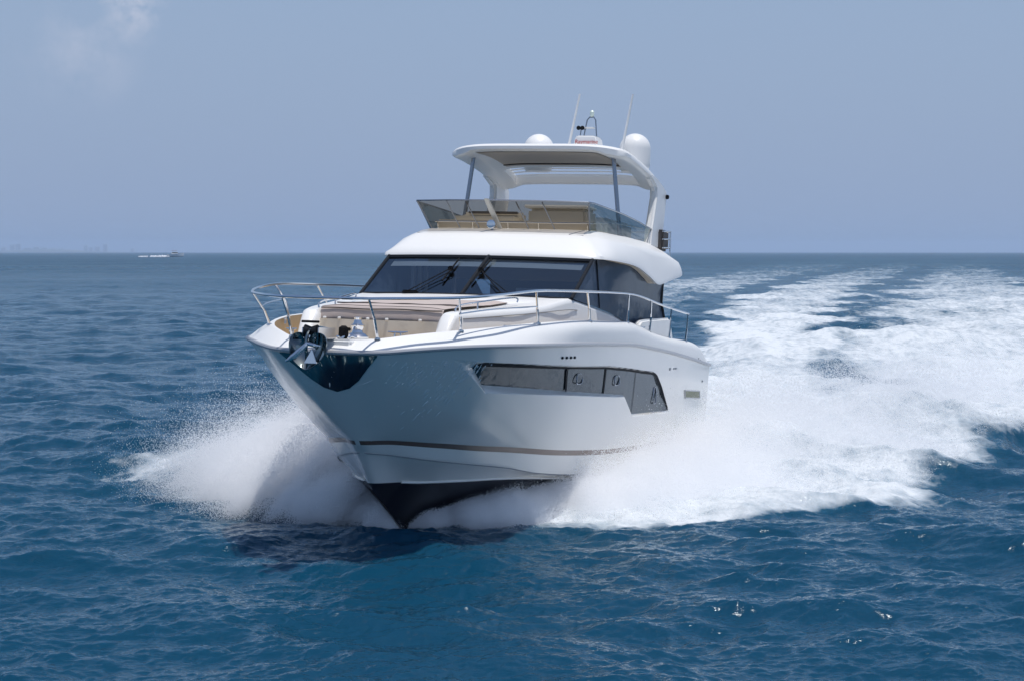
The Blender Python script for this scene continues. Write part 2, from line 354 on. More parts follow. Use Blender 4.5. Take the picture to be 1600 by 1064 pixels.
def water_mat():
    m = bpy.data.materials.new('sea_water'); m.use_nodes = True; n = m.node_tree.nodes; l = m.node_tree.links; p = n['Principled BSDF']
    geo = n.new('ShaderNodeNewGeometry'); at = n.new('ShaderNodeAttribute'); at.attribute_name = 'foam'
    def noise(scale, detail, rough=.55, vec=None, dist=0):
        t = n.new('ShaderNodeTexNoise'); t.inputs['Scale'].default_value = scale; t.inputs['Detail'].default_value = detail; t.inputs['Roughness'].default_value = rough; t.inputs['Distortion'].default_value = dist
        l.new(vec or geo.outputs['Position'], t.inputs['Vector']); return t.outputs['Fac']
    def math_(op, a, b=None, c=None, clamp=False):
        q = n.new('ShaderNodeMath'); q.operation = op; q.use_clamp = clamp
        for i, v in enumerate((a, b, c)):
            if v is None: continue
            if isinstance(v, (int, float)): q.inputs[i].default_value = v
            else: l.new(v, q.inputs[i])
        return q.outputs[0]
    # long thin ripples: stretch the noise across the wind
    mp = n.new('ShaderNodeMapping'); mp.inputs['Scale'].default_value = (.55, 1.0, 1); mp.inputs['Rotation'].default_value = (0, 0, R_(12)); l.new(geo.outputs['Position'], mp.inputs['Vector'])
    nA = noise(2.2, 5, .6, mp.outputs[0], .3); nB = noise(9, 4, .6, mp.outputs[0]); nC = noise(.5, 3, .5, mp.outputs[0])
    hgt = math_('ADD', math_('MULTIPLY', nA, .075), math_('ADD', math_('MULTIPLY', nB, .016), math_('MULTIPLY', nC, .10)))
    bp = n.new('ShaderNodeBump'); bp.inputs['Strength'].default_value = .75; bp.inputs['Distance'].default_value = 1.0; l.new(hgt, bp.inputs['Height']); l.new(bp.outputs[0], p.inputs['Normal'])
    ra = n.new('ShaderNodeAttribute'); ra.attribute_name = 'ripple'; l.new(ra.outputs['Fac'], p.inputs['Roughness']); p.inputs['IOR'].default_value = 1.33
    p.inputs['Specular Tint'].default_value = (.68, .87, 1, 1); p.subsurface_method = 'BURLEY'; p.inputs['Subsurface Weight'].default_value = 1; p.inputs['Subsurface Radius'].default_value = (.5, .9, 1.2); p.inputs['Subsurface Scale'].default_value = .2
    # lace of foam
    w1 = noise(.9, 8, .62, None, .6); w2 = noise(4.5, 6, .65, None, .4)
    vo = n.new('ShaderNodeTexVoronoi'); vo.feature = 'DISTANCE_TO_EDGE'; vo.inputs['Scale'].default_value = 1.6
    wv = n.new('ShaderNodeVectorMath'); wv.operation = 'ADD'; nz = n.new('ShaderNodeTexNoise'); nz.inputs['Scale'].default_value = 1.3; nz.inputs['Detail'].default_value = 4; l.new(geo.outputs['Position'], nz.inputs['Vector'])
    l.new(geo.outputs['Position'], wv.inputs[0]); l.new(nz.outputs['Color'], wv.inputs[1]); l.new(wv.outputs[0], vo.inputs['Vector'])
    ms = n.new('ShaderNodeMapping'); ms.inputs['Rotation'].default_value = (0, 0, R_(16)); ms.inputs['Scale'].default_value = (1.5, .22, 1); l.new(geo.outputs['Position'], ms.inputs['Vector'])
    w3 = noise(.8, 7, .65, ms.outputs[0], .5)
    lace = math_('SUBTRACT', .35, math_('MULTIPLY', vo.outputs['Distance'], 1.2))
    tx = math_('ADD', math_('ADD', math_('MULTIPLY', w1, .50), math_('MULTIPLY', w3, .40)), math_('ADD', math_('MULTIPLY', w2, .42), math_('MULTIPLY', lace, .30)))   # about .3 .. 1
    th = math_('SUBTRACT', 1.10, math_('MULTIPLY', at.outputs['Fac'], .90))
    fm = math_('MULTIPLY', math_('SUBTRACT', tx, th), 1.9, clamp=True)
    fm = math_('MULTIPLY', fm, math_('MULTIPLY', at.outputs['Fac'], 30, clamp=True))
    deep = n.new('ShaderNodeRGB'); deep.outputs[0].default_value = (.003, .045, .090, 1)
    aer = n.new('ShaderNodeRGB'); aer.outputs[0].default_value = (.06, .20, .30, 1)
    m1 = n.new('ShaderNodeMix'); m1.data_type = 'RGBA'; l.new(math_('MULTIPLY', math_('POWER', at.outputs['Fac'], 2.0), .55), m1.inputs['Factor']); l.new(deep.outputs[0], m1.inputs['A']); l.new(aer.outputs[0], m1.inputs['B'])
    l.new(m1.outputs['Result'], p.inputs['Base Color']); p.inputs['Specular IOR Level'].default_value = 0
    lw = n.new('ShaderNodeLayerWeight'); lw.inputs['Blend'].default_value = .5; l.new(bp.outputs[0], lw.inputs['Normal'])
    fr = math_('ADD', math_('MULTIPLY', math_('POWER', lw.outputs['Facing'], 5), math_('MULTIPLY', math_('MULTIPLY_ADD', math_('SUBTRACT', ra.outputs['Fac'], .13), -4.2, .92), math_('MULTIPLY_ADD', noise(.022, 4, .6, mp.outputs[0]), 1.1, .45))), .022)
    gs = n.new('ShaderNodeBsdfGlossy'); gs.inputs['Color'].default_value = (.88, .96, 1, 1); l.new(ra.outputs['Fac'], gs.inputs['Roughness']); l.new(bp.outputs[0], gs.inputs['Normal'])
    wm = n.new('ShaderNodeMixShader'); l.new(fr, wm.inputs[0]); l.new(p.outputs[0], wm.inputs[1]); l.new(gs.outputs[0], wm.inputs[2])
    fo = n.new('ShaderNodeBsdfDiffuse'); fo.inputs[0].default_value = (.62, .66, .70, 1)
    fb = n.new('ShaderNodeBump'); fb.inputs['Strength'].default_value = .5; fb.inputs['Distance'].default_value = .12; l.new(tx, fb.inputs['Height']); l.new(fb.outputs[0], fo.inputs['Normal'])
    mx = n.new('ShaderNodeMixShader'); l.new(fm, mx.inputs[0]); l.new(wm.outputs[0], mx.inputs[1]); l.new(fo.outputs[0], mx.inputs[2])
    l.new(mx.outputs[0], n['Material Output'].inputs['Surface'])
    return m
me.materials.append(water_mat())
sea = link(bpy.data.objects.new('sea', me)); tag(sea, 'deep blue choppy sea with white foam wake behind the yacht', 'sea', kind='structure')
# ------------------------------------------------------------------ the motor yacht
YA = bpy.data.objects.new('motor_yacht', None); COL.objects.link(YA)
YM = Matrix(((*BR[0], BO[0]), (*BR[1], BO[1]), (*BR[2], BO[2]), (0, 0, 0, 1))); YA.matrix_world = YM
tag(YA, 'white flybridge motor yacht planing through spray with its bow towards the viewer', 'yacht')
XA = -13.3
CUR = {
 'R': [(3.47,0,2.82),(3.43,.33,2.82),(3.31,.75,2.83),(3.01,1.13,2.87),(2.57,1.47,2.91),(1.76,1.96,2.95),(.32,2.34,2.97),(-1.17,2.45,2.98),(-4.5,2.5,2.96),(-7.4,2.47,2.84),(-10.2,2.42,2.67),(-13.3,2.35,2.45)],
 'T': [(2.11,0,1.52),(1.79,.31,1.52),(.97,.88,1.46),(.11,1.30,1.39),(-.5,1.55,1.35),(-2.14,2.00,1.22),(-4.5,2.25,1.11),(-6,2.3,1.07),(-9,2.32,1.04),(-13.3,2.28,1.0)],
 'S': [(2.04,0,1.455),(1.74,.29,1.455),(.94,.845,1.385),(.09,1.265,1.305),(-.5,1.51,1.262),(-2.14,1.96,1.13),(-4.5,2.22,1.02),(-6,2.27,.98),(-9,2.29,.95),(-13.3,2.25,.91)],
 'N': [(1.89,0,1.34),(1.59,.26,1.30),(1.02,.68,1.21),(-.31,1.28,1.05),(-.74,1.45,1.0),(-1.66,1.74,.86),(-4,2.10,.70),(-8,2.2,.55),(-13.3,2.18,.5)],
 'C': [(1.46,0,.84),(.9,.31,.83),(.7,.46,.82),(0,.86,.81),(-1.22,1.36,.79),(-2.15,1.62,.75),(-4,1.98,.6),(-8,2.12,.42),(-13.3,2.12,.35)],
 'K': [(1.46,0,.84),(.89,0,.47),(0,0,0),(-.8,0,-.22),(-1.8,0,-.4),(-4,0,-.6),(-13.3,0,-.5)],
 'E': [(3.16,0,3.0),(3.14,.35,3.01),(3.07,.66,3.04),(2.62,1.12,3.12),(1.96,1.52,3.19),(.9,1.92,3.27),(-.08,2.12,3.33),(-2.4,2.36,3.39),(-5,2.38,3.39),(-6.2,2.34,3.32),(-7.4,2.31,3.2),(-8.9,2.3,3.1),(-11.1,2.28,3.01),(-12.1,2.27,2.93),(-13,2.25,2.66),(-13.3,2.25,2.54)],
}
def curve(name, w):
    c = np.array(CUR[name]); x0 = c[0, 0]; L = x0-XA; wk = np.sqrt((x0-c[:, 0])/L)
    return np.stack([x0-L*np.asarray(w)**2, pchip(wk, c[:, 1], w), pchip(wk, c[:, 2], w)], -1)
WIN_T = [(-8.80,1.634),(-7.91,2.127),(-7.418,2.341),(-7.25,2.385),(-7.10,2.407),(-6.335,2.44),(-5.06,2.51),(-3.4,2.582),(-1.16,2.62),(1.736,2.695)]
WIN_B = [(-8.80,1.634),(-5.675,1.692),(-4.882,2.075),(-3.534,2.138),(-1.449,2.24),(1.178,2.388),(1.736,2.695)]
REC = [(2.3,2.79),(1.74,2.74),(-1.16,2.655),(-3.4,2.617),(-5.06,2.545),(-6.335,2.475),(-7.1,2.44),(-7.46,2.37),(-7.96,2.14),(-8.87,1.60),(-5.63,1.655),(-4.83,2.035),(-3.5,2.085),(-1.4,2.175),(1.17,2.267)]
def seg_dist(px, pz, poly):
    d = np.full(px.shape, 1e9)
    for i in range(len(poly)):
        (ax, az), (bx_, bz) = poly[i], poly[(i+1) % len(poly)]; ux, uz = bx_-ax, bz-az
        t = np.clip(((px-ax)*ux+(pz-az)*uz)/(ux*ux+uz*uz+1e-12), 0, 1)
        d = np.minimum(d, np.hypot(px-ax-t*ux, pz-az-t*uz))
    return d
def inside(px, pz, poly):
    c = np.zeros(px.shape, bool)
    for i in range(len(poly)):
        (ax, az), (bx_, bz) = poly[i], poly[(i+1) % len(poly)]
        m = ((az > pz) != (bz > pz)) & (px < (bx_-ax)*(pz-az)/((bz-az) if bz != az else 1e-12)+ax); c ^= m
    return c
WPOLY = WIN_T+[q for q in reversed(WIN_B)][1:-1]
def side(w, v, recess=True):
    w = np.asarray(w, float); v = np.asarray(v, float); a = curve('T', w); b = curve('R', w); p = a+(b-a)*v[..., None]
    p[..., 1] += .11*np.sin(np.pi*np.clip(v, 0, 1)**.8)*np.clip((b-a)[..., 1], 0, 2)*np.clip(w*5, 0, 1)
    if recess:
        q = inside(p[..., 0], p[..., 2], REC); dq = seg_dist(p[..., 0], p[..., 2], REC); dw = np.where(inside(p[..., 0], p[..., 2], WPOLY), 0, seg_dist(p[..., 0], p[..., 2], WPOLY))
        p[..., 1] -= np.where(q, (.05+.11*sst(-5, 1, p[..., 0]))*np.clip(dq/(dq+dw+1e-6), 0, 1)*sst(-9.2, -8.0, p[..., 0]), 0)
    return p
def hull_at(x, z, off=0, recess=False):
    """point on the topsides at a given x and height"""
    x = np.asarray(x, float); z = np.asarray(z, float); v = np.full(x.shape, .5)
    for _ in range(30):
        x0 = 2.11+(3.47-2.11)*v; ww = np.sqrt(np.clip((x0-x)/(x0-XA), 0, 1)); a = curve('T', ww); b = curve('R', ww); v = np.clip((z-a[..., 2])/(b[..., 2]-a[..., 2]), 0, 1)
    p = side(ww, v, recess); p[..., 0] = x; p[..., 1] += off; return p
def two_sides(P):
    """port grid (n,k,3) -> vertices and faces of port and starboard, outward"""
    n, k = P.shape[:2]; V = P.reshape(-1, 3); V2 = V*np.array([1, -1, 1]); F = gridF(n, k)
    return np.concatenate([V, V2]), F+[tuple(n*k+i for i in reversed(f)) for f in F]
def part(name, P, m, parent, sharp=32):
    V, F = two_sides(np.asarray(P, float)); return mesh(name, V, F, m, parent, sharp)

WS = np.concatenate([np.linspace(0, .25, 70), np.linspace(.25, .88, 900)[1:], np.linspace(.86, 1, 24)[1:]])
low = np.stack([curve(k, WS) for k in 'CN'], 1)
low = np.concatenate([low[:, :1]+(low[:, 1:]-low[:, :1])*t for t in np.linspace(0, 1, 6)]+[curve('N', WS)[:, None]+(curve('S', WS)-curve('N', WS))[:, None]*t for t in np.linspace(.25, 1, 4)], 1).reshape(10, len(WS), 3).transpose(1, 0, 2) if False else \
      np.stack([curve('C', WS)*(1-t)+curve('N', WS)*t-np.array([0, .012*(1 if 0 < t < 1 else 0), 0]) for t in np.linspace(0, 1, 5)]+[curve('N', WS)*(1-t)+curve('S', WS)*t for t in (.15, .5, 1)], 1)
low[:, 4:, 1] += .012*np.clip(WS*8, 0, 1)[:, None]*np.array([1, 1, .6, 0])[None]
Wg, Vg = np.meshgrid(WS, np.linspace(0, 1, 150), indexing='ij')
top = side(Wg, Vg)
hb = MB(); V, F = two_sides(low); hb.add(V, F); V, F = two_sides(top); hb.add(V, F)
tr = [curve(k, 1.0) for k in 'CNST']+[top[-1, i] for i in range(8, 150, 14)]+[curve('R', 1.0)]      # transom
tl = [(p[0]-.002, p[1], p[2]) for p in tr]; hb.add(tl+mir(tl), [(i, i+1, len(tl)+i+1, len(tl)+i) for i in range(len(tl)-1)])
hull = hb.build('hull', M['hull'], YA, 40)
bot = np.stack([curve('C', WS)*(1-t)+curve('K', WS)*t+np.array([0, -.10*math.sin(math.pi*t), 0])*np.clip(curve('C', WS)[:, 1:2], 0, 1) for t in np.linspace(0, 1, 14)], 1)[:, ::-1]
hbm = part('hull_bottom', bot, M['anti'], YA)
for nm, rr in (('spray_rail', [(.95,.30,.83),(.7,.47,.815),(.45,.62,.81),(0,.87,.805),(-1.22,1.37,.785),(-2.6,1.72,.70),(-4,1.99,.595)]),):
    for sg in (1, -1):
        b = MB(); b.tube([(x, y*sg, z) for x, y, z in smooth_path(rr, 8)], [.012]+[.032]*46+[.012]*2 if False else .02, 6); b.build(nm, M['hull'], hull)
for sg in (1, -1):
    b = MB(); nk = curve('N', np.linspace(.02, .9, 120)); b.tube([(x, (yy+.006)*sg, z-.008) for x, yy, z in nk], .008, 6); b.build('knuckle_line', M['grey'], hull)
st = np.stack([curve('S', WS[5:]), curve('T', WS[5:])], 1); V, F = two_sides(st); n2 = len(V)//2
mesh('boot_stripe', V[:n2], F[:len(F)//2], M['stripe'], hull); mesh('boot_stripe', V[n2:], [tuple(i-n2 for i in f) for f in F[len(F)//2:]], M['stripe'], hull)
stc = np.stack([curve('S', WS[:6]), curve('T', WS[:6])], 1); V, F = two_sides(stc); mesh('stem_strip', V, F, M['hull'], hull)
wr = np.linspace(0, 1, 150); rc = curve('R', wr)+np.array([0, .012, .03]); rail = [tuple(p) for p in rc[::-1]]+mir([tuple(p) for p in rc[1:]])
b = MB(); b.tube(rail, .036, 8); b.build('rub_rail', M['rub'], hull)
# mirror plate round the stem under the anchor
PZ = ([0, .19, .36, .56, .74], [2.271, 2.325, 2.44, 2.635, 2.80]); wp = np.linspace(0, .0975, 60); rows = []
for wv in wp:
    v = np.linspace(0, 1, 1500); q = side(np.full(1500, wv), v, False); ok = np.where(q[:, 2] >= np.interp(q[:, 1], *PZ))[0]
    v0 = v[ok[0]] if len(ok) else .995
    rows.append(side(np.full(14, wv), np.linspace(min(v0, .985), .992, 14), False))
P = np.array(rows); P[..., 0] += .010; P[..., 1] += .006*(np.arange(60) > 0)[:, None]
part('bow_plate', P, M['mirror'], hull, 60)

# hull windows: pane, frame bars and two opening portlights on each side
def strip(fn_t, fn_b, x0, x1, n, k, off):
    xs = np.linspace(x0, x1, n); zt = np.interp(xs, *zip(*fn_t)); zb = np.interp(xs, *zip(*fn_b)); T = np.linspace(0, 1, k)
    return np.array([hull_at(np.full(k, x), zb_+(zt_-zb_)*T, off, True) for x, zt_, zb_ in zip(xs, zt, zb)])
WP = strip(WIN_T, WIN_B, -8.79, 1.72, 200, 10, .006)
def bar(x0, z0, x1, z1, wd, off=.014, n=12):
    """flat bar on the glass from one point to another"""
    t = np.linspace(0, 1, n); dx, dz = x1-x0, z1-z0; L = math.hypot(dx, dz); nx, nz = -dz/L*wd/2, dx/L*wd/2
    xs = x0+dx*t; zs = z0+dz*t
    a = hull_at(xs+nx, zs+nz, off, True); c = hull_at(xs-nx, zs-nz, off, True); q = hull_at(xs, zs, off, True)
    a[:, 1] = np.maximum(a[:, 1], q[:, 1]); c[:, 1] = np.maximum(c[:, 1], q[:, 1])
    return np.stack([c, a], 1)
for sg in (1, -1):
    V, F = two_sides(WP); h = len(V)//2
    if sg > 0: pane = mesh('hull_window', V[:h], F[:len(F)//2], M['hwin'], YA)
    else: pane = mesh('hull_window', V[h:], [tuple(i-h for i in f) for f in F[len(F)//2:]], M['hwin'], YA)
    b = MB()
    for (x0, z0, x1, z1, wd) in ((-1.315, 2.60, -1.52, 2.245, .10), (-3.43, 2.575, -3.5, 2.145, .085), (-5.63, 2.48, -5.66, 1.72, .03)):
        V, F = two_sides(bar(x0, z0, x1, z1, wd)); h = len(V)//2
        b = MB()
        if sg > 0: b.add(V[:h], F[:len(F)//2])
        else: b.add(V[h:], [tuple(i-h for i in f) for f in F[len(F)//2:]])
        b.build('window_frame', M['dark'], pane)
    pass
    for (x, z, hx_, hz_) in ((-2.04, 2.43, .19, .085), (-4.24, 2.355, .18, .085), (-7.5, 1.98, .12, .16)):
        t = np.linspace(0, 2*np.pi, 25)[:-1]; ex = np.sign(np.cos(t))*np.abs(np.cos(t))**.5*hx_; ez = np.sign(np.sin(t))*np.abs(np.sin(t))**.5*hz_
        q = hull_at(x+ex, z+ez, .02, True); q[:, 1] = q[:, 1].mean(); q[:, 1] *= sg
        b = MB(); b.tube([tuple(p) for p in q], .011, 6, closed=True); b.build('portlight', M['dsteel'], pane)
for sg in (1, -1):           # reveal strip with its shadow coloured in, along the recess's top and aft edge
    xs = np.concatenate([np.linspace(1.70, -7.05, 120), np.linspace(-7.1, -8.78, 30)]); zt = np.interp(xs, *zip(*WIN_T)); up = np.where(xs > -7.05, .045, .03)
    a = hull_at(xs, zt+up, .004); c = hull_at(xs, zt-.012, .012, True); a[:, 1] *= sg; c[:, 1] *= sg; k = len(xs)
    b = MB(); b.add(np.concatenate([a, c]), [(i, i+1, k+i+1, k+i) if sg < 0 else (k+i, k+i+1, i+1, i) for i in range(k-1)]); b.build('reveal_shadow', M['dark'], hull)
# small fittings and marks on the topsides
for sg in (1, -1):
    for x in (-.61, -.81, -1.02, -1.22):
        p = hull_at(np.array(x), np.array(2.80)); b = MB(); b.box((p[0], (p[1]+.004)*sg, p[2]), (.085, .022, .042), .006); b.build('outlet', M['dark'], hull)
    for x, l in ((-8.62, .12), (-9.05, .16), (-9.26, .14)):
        p = hull_at(np.array(x), np.array(2.475)); b = MB(); b.box((p[0], (p[1]+.003)*sg, p[2]), (l, .016, .05 if x > -8.8 else .03), .004); b.build('emblem', M['grey'], hull)
    pts = np.array([(-10.4, 1.99), (-12.15, 1.925), (-12.27, 1.76), (-10.5, 1.83)]); q = hull_at(pts[:, 0], pts[:, 1], .008)
    b = MB(); b.add([tuple(p*np.array([1, sg, 1])) for p in q], [(0, 1, 2, 3) if sg > 0 else (3, 2, 1, 0)]); b.build('vent_grille', M['olive'], hull, smooth=False)
    b = MB(); q = hull_at(pts[:, 0], pts[:, 1], .014); b.tube([tuple(p*np.array([1, sg, 1])) for p in q], .014, 6, closed=True); b.build('vent_trim', M['rub'], hull)
    p = hull_at(np.array(-12.5), np.array(2.13)); b = MB(); b.box((p[0], p[1]*sg, p[2]), (.09, .03, .05), .01); b.build('outlet', M['grey'], hull)

r_ = np.random.default_rng(17)
for sg in (1,):  # glints off the wet bow, modelled as thin white streaks
    b = MB()
    for _ in range(190):
        cx, sp_ = ((2.45, .35), (1.9, .16))[int(r_.integers(0, 2))]; x = cx+sp_*r_.normal(); z = 2.78-abs(r_.normal())*(.28 if cx > 2 else .5); L_ = .02+.09*r_.random()**2; w_ = .004+.007*r_.random()
        tt = np.linspace(0, 1, 5); q = hull_at(x-.25*L_*tt, z-L_*tt, .003)*np.array([1, sg, 1]); b.tube([tuple(k) for k in q], [.002, w_, w_*.8, w_*.5, .001], 5)
    tag(b.build('glint_streak', M['glint'], hull), kind='stuff')
# gunwale: from the rub rail up and in to the deck edge, then down to the deck
we = np.concatenate([np.linspace(0, .4, 60), np.linspace(.4, 1, 80)[1:]])
r0 = curve('R', we)+np.array([0, 0, .05]); r0[:, 1] = np.maximum(r0[:, 1]-.005, 0); e0 = curve('E', we); e0[:, 2] = np.maximum(e0[:, 2], r0[:, 2]+.05)
gun = []
for t in np.linspace(0, 1, 12):
    q = r0*(1-t)+e0*t; bulge = (.012+.045*sst(.3, .55, we)[:, None])*math.sin(math.pi*t)*np.clip((e0-r0)[:, 2:3]/.3, 0, 1); gun.append(q+np.concatenate([0*bulge, .8*bulge*np.clip(we*6, 0, 1)[:, None], bulge*1.0], 1))
inn = e0.copy(); inn[:, 0] -= .10*np.exp(-we*9); inn[:, 1] = np.maximum(inn[:, 1]-.07*np.clip(we*7, 0, 1), 0); inn[:, 2] += .004
gun += [e0+np.array([0, 0, .012])+(inn-e0)*.35, inn]
G = np.stack(gun, 1)
gw = part('gunwale', G, M['gel'], YA, 50)
stz = e0[-1, 2]; b = MB(); b.add([(XA, 2.35, 2.5), (XA, 2.25, 2.62), (XA, -2.25, 2.62), (XA, -2.35, 2.5)], [(0, 1, 2, 3)])
dk = inn.copy(); dk[:, 2] = np.where(inn[:, 0] > -10, inn[:, 2]-.30, 2.3)
inner = np.stack([inn, dk], 1); part('bulwark_lining', inner, M['teak'], YA, 50)
mid = dk.copy(); mid[:, 1] = 0
part('deck', np.stack([dk, mid], 1)[we < .93] if False else np.stack([dk, mid], 1), M['teak'], YA, 50)
# name marks aft on the gunwale
for sg in (1, -1):
    for k in range(6):
        x = -11.45-.2*k-(.12 if k > 3 else 0); b = MB(); b.box((x, 2.375*sg, 2.735-.045*k), (.12, .02, .035), .004); b.build('nameplate_mark', M['grey'], gw)

# foredeck: anchor platform, lounge coamings, sofa front, sun pad
b = MB(); b.prism([(3.3, .34), (3.3, -.34), (1.75, -.55), (1.75, .55)], 2.80, 3.03, .03, 2); b.build('anchor_platform', M['gel'], YA)
ARM = [   # x, inner y, outer y, top z
 (1.75,1.0,1.20,2.90),(1.60,1.0,1.22,3.16),(1.42,.99,1.25,3.38),(1.24,.99,1.29,3.455),(.5,1.02,1.50,3.50),(-.76,1.10,1.77,3.57),(-1.5,1.16,1.86,3.63),(-2.0,1.3,1.90,3.69),(-2.55,1.5,1.945,3.75),(-2.9,1.6,1.955,3.75),(-4.3,1.7,1.96,3.645),(-5.4,1.75,1.965,3.545),(-6.0,1.78,1.965,3.48),(-6.5,1.78,1.965,3.40),(-6.9,1.78,1.965,3.30),(-7.2,1.78,1.965,3.18),(-7.3,1.78,1.965,2.95)]
for sg in (1, -1):
    rows = []
    for x, yi, yo, z in smooth_path(ARM, 5) if False else ARM:
        r = min(.07, (yo-yi)*.25, max(z-2.86, .01)*.5); rows.append([(x, sg*yo, 2.75), (x, sg*yo, z-r*1.2), (x, sg*(yo-r*.25), z-r*.35), (x, sg*(yo-r), z), (x, sg*(yi+r*.8), z), (x, sg*yi, z-r), (x, sg*yi, 2.75)])
    P = np.array(rows); P = np.stack([np.stack(smooth_path(P[:, j], 4)) for j in range(P.shape[1])], 1)
    V = P.reshape(-1, 3); F = gridF(P.shape[0], P.shape[1], flip=sg > 0); k = P.shape[1]; F.append(tuple(range(k)))
    mesh('lounge_coaming', V, F, M['gel'], YA, 50)
    b = MB(); b.tube(smooth_path([(1.2, sg*1.305, 3.37), (.5, sg*1.505, 3.41), (-.76, sg*1.775, 3.48), (-2.3, sg*1.945, 3.565), (-3, sg*1.962, 3.57)], 5), .007, 5); b.build('coaming_seam', M['grey'], YA)
    b = MB(); hp = [(1.05, sg*1.12, 3.47), (.95, sg*1.14, 3.56), (.2, sg*1.2, 3.63), (-1.1, sg*1.4, 3.73), (-1.2, sg*1.42, 3.66)]; b.tube(smooth_path(hp, 5), .014, 6); b.tube([(.2, sg*1.2, 3.63), (.2, sg*1.2, 3.5)], .014, 6); b.build('grab_rail', M['steel'], YA)
b = MB(); rows = []
for x, z in ((-1.72, 3.30), (-1.74, 3.64), (-1.80, 3.675), (-2.2, 3.73), (-2.62, 3.775), (-2.9, 3.775)):
    rows.append([(x+.28*(1-s*s)*(1 if x < -1.8 else 1), 1.62*s, z-.02*s*s) for s in np.linspace(-1, 1, 21)])
P = np.array(rows); b.add(P.reshape(-1, 3), gridF(P.shape[0], 21)); b.build('coach_roof', M['gel'], YA)
def padgrid(nx, ny, fn): return np.array([[fn(u, s) for s in np.linspace(-1, 1, ny)] for u in np.linspace(0, 1, nx)])
prof = [(1.245, 3.30), (1.27, 3.34), (1.25, 3.46), (1.20, 3.52), (1.10, 3.535), (.2, 3.585), (-.75, 3.625), (-.80, 3.61), (-.84, 3.63), (-1.70, 3.685), (-1.74, 3.66)]
pr2 = smooth_path([(x, 0, z) for x, z in prof], 6); NY = 60
P = np.array([[(p[0], (1.0+.13*np.clip((1.2-p[0])/3, 0, 1))*s, p[2]-.03*abs(s)**6) for s in np.linspace(-1, 1, NY)] for p in pr2])
wr_ = vnoise(P[..., 0]*1.0+9, P[..., 1]*1.0+9, .35, 5, 3)-.5; P[..., 2] += .012*wr_; P[..., 0] += .015*wr_
b = MB(); b.add(P.reshape(-1, 3), gridF(P.shape[0], NY)); pad = b.build('sunpad_cover', M['pad'], YA, 60)
b = MB(); b.tube([(1.262, s, 3.475+.006*math.sin(6*s)) for s in np.linspace(-.99, .99, 30)], .010, 5); b.tube([(.6, s, 3.567+.004*math.sin(9*s)) for s in np.linspace(-1.0, 1.0, 30)], .012, 5); b.build('cover_piping', M['wood'], pad)
rows = [[(1.30+.012*math.sin(s*7)+.01*math.sin(s*17), 1.0*s, z) for s in np.linspace(-1, 1, 40)] for z in (2.85, 3.0, 3.15, 3.31)]
P = np.array(rows); b = MB(); b.add(P.reshape(-1, 3), gridF(4, 40, flip=True)); sf = b.build('sofa_front', M['canvas'], YA)
for y in (-.66, -.19, .12, .66, -.9):
    b = MB(); b.lathe([(.0, -.02), (.022, -.018), (.028, 0), (.022, .018), (0, .02)], (1.325, y, 3.325), 10); b.build('courtesy_light', M['gel'], sf)
for sg in (-1, 1): b = MB(); b.box((2.2, sg*1.05, 2.885), (1.2, .5, .06), .02); b.build('foredeck_locker', M['canvas'], YA)

# ground tackle
anc = MB(); anc.tube(smooth_path([(3.2, -.02, 3.16), (3.75, -.02, 3.19), (3.98, -.02, 3.10), (4.03, -.02, 2.92), (3.93, -.04, 2.72)], 6), .024, 8)
anchor = anc.build('anchor', M['mirror'], YA)
def fluke(sg):
    # a dished plough plate: rounded shoulder above, running to a point below
    out = []
    for r in np.linspace(0, 1, 9):
        ring = []
        for t in np.linspace(0, 1, 21):
            an = math.pi*(1.12*t-.10)            # shoulder arc
            y = .03+.14*(1-math.cos(an)) if t < .9 else .03; z = 3.0+.15*math.sin(an)
            if t < .0: pass
            ring.append((y, z))
        out.append(ring)
    oc = [(.0, 2.98), (.03, 3.06), (.09, 3.11), (.16, 3.12), (.23, 3.09), (.275, 3.02), (.28, 2.93), (.26, 2.84), (.20, 2.74), (.12, 2.67), (.04, 2.62), (0, 2.61)]
    ol = smooth_path([(0, y, z) for y, z in oc], 4); c0 = np.array((0, .08, 2.88)); rows = []
    for r in np.linspace(.02, 1, 8): rows.append([(3.86+.12*r*r+.10*(3.0-(c0[2]+(p[2]-c0[2])*r)), sg*(c0[1]+(p[1]-c0[1])*r)-.02, c0[2]+(p[2]-c0[2])*r) for p in ol])
    P = np.array(rows); P2 = P.copy(); P2[..., 0] -= .03; n = P.shape[1]
    b = MB(); b.add(P.reshape(-1, 3), gridF(8, n, flip=sg < 0)); b.add(P2.reshape(-1, 3), gridF(8, n, flip=sg > 0))
    b.add(np.concatenate([P[-1], P2[-1]]), [(i, i+1, n+i+1, n+i) for i in range(n-1)])
    return b.build('fluke', M['mirror'], anchor, 50)
fluke(1); fluke(-1)
b = MB(); b.tube([(4.08, .02, 2.97), (4.16, -.13, 2.80), (4.18, -.25, 2.72)], [.03, .045, .015], 8); b.tube([(4.08, .02, 2.97), (4.1, .12, 2.95), (4.05, .2, 2.94)], [.03, .025, .012], 8); b.build('anchor_arm', M['steel'], anchor)
b = MB(); b.prism([(-.075, 2.70), (.115, 2.70), (.03, 2.90)], 4.02, 4.06, .006, 1); ob = b.build('anchor_tip', M['steel'], anchor)
for v in ob.data.vertices: x, y, z = v.co; v.co = (y+.1*(2.9-z), x+.05, z)
b = MB(); b.box((3.55, -.02, 3.06), (.75, .20, .05), .01); b.box((3.6, .10, 3.12), (.6, .015, .14), .005); b.box((3.6, -.14, 3.12), (.6, .015, .14), .005); roller = b.build('bow_roller', M['steel'], YA)
b = MB(); b.lathe([(.03, -.09), (.09, -.09), (.06, 0), (.09, .09), (.03, .09)], (3.86, -.02, 3.14), 16, Matrix.Rotation(R_(90), 3, 'X')); b.build('roller_wheel', M['dark'], roller)
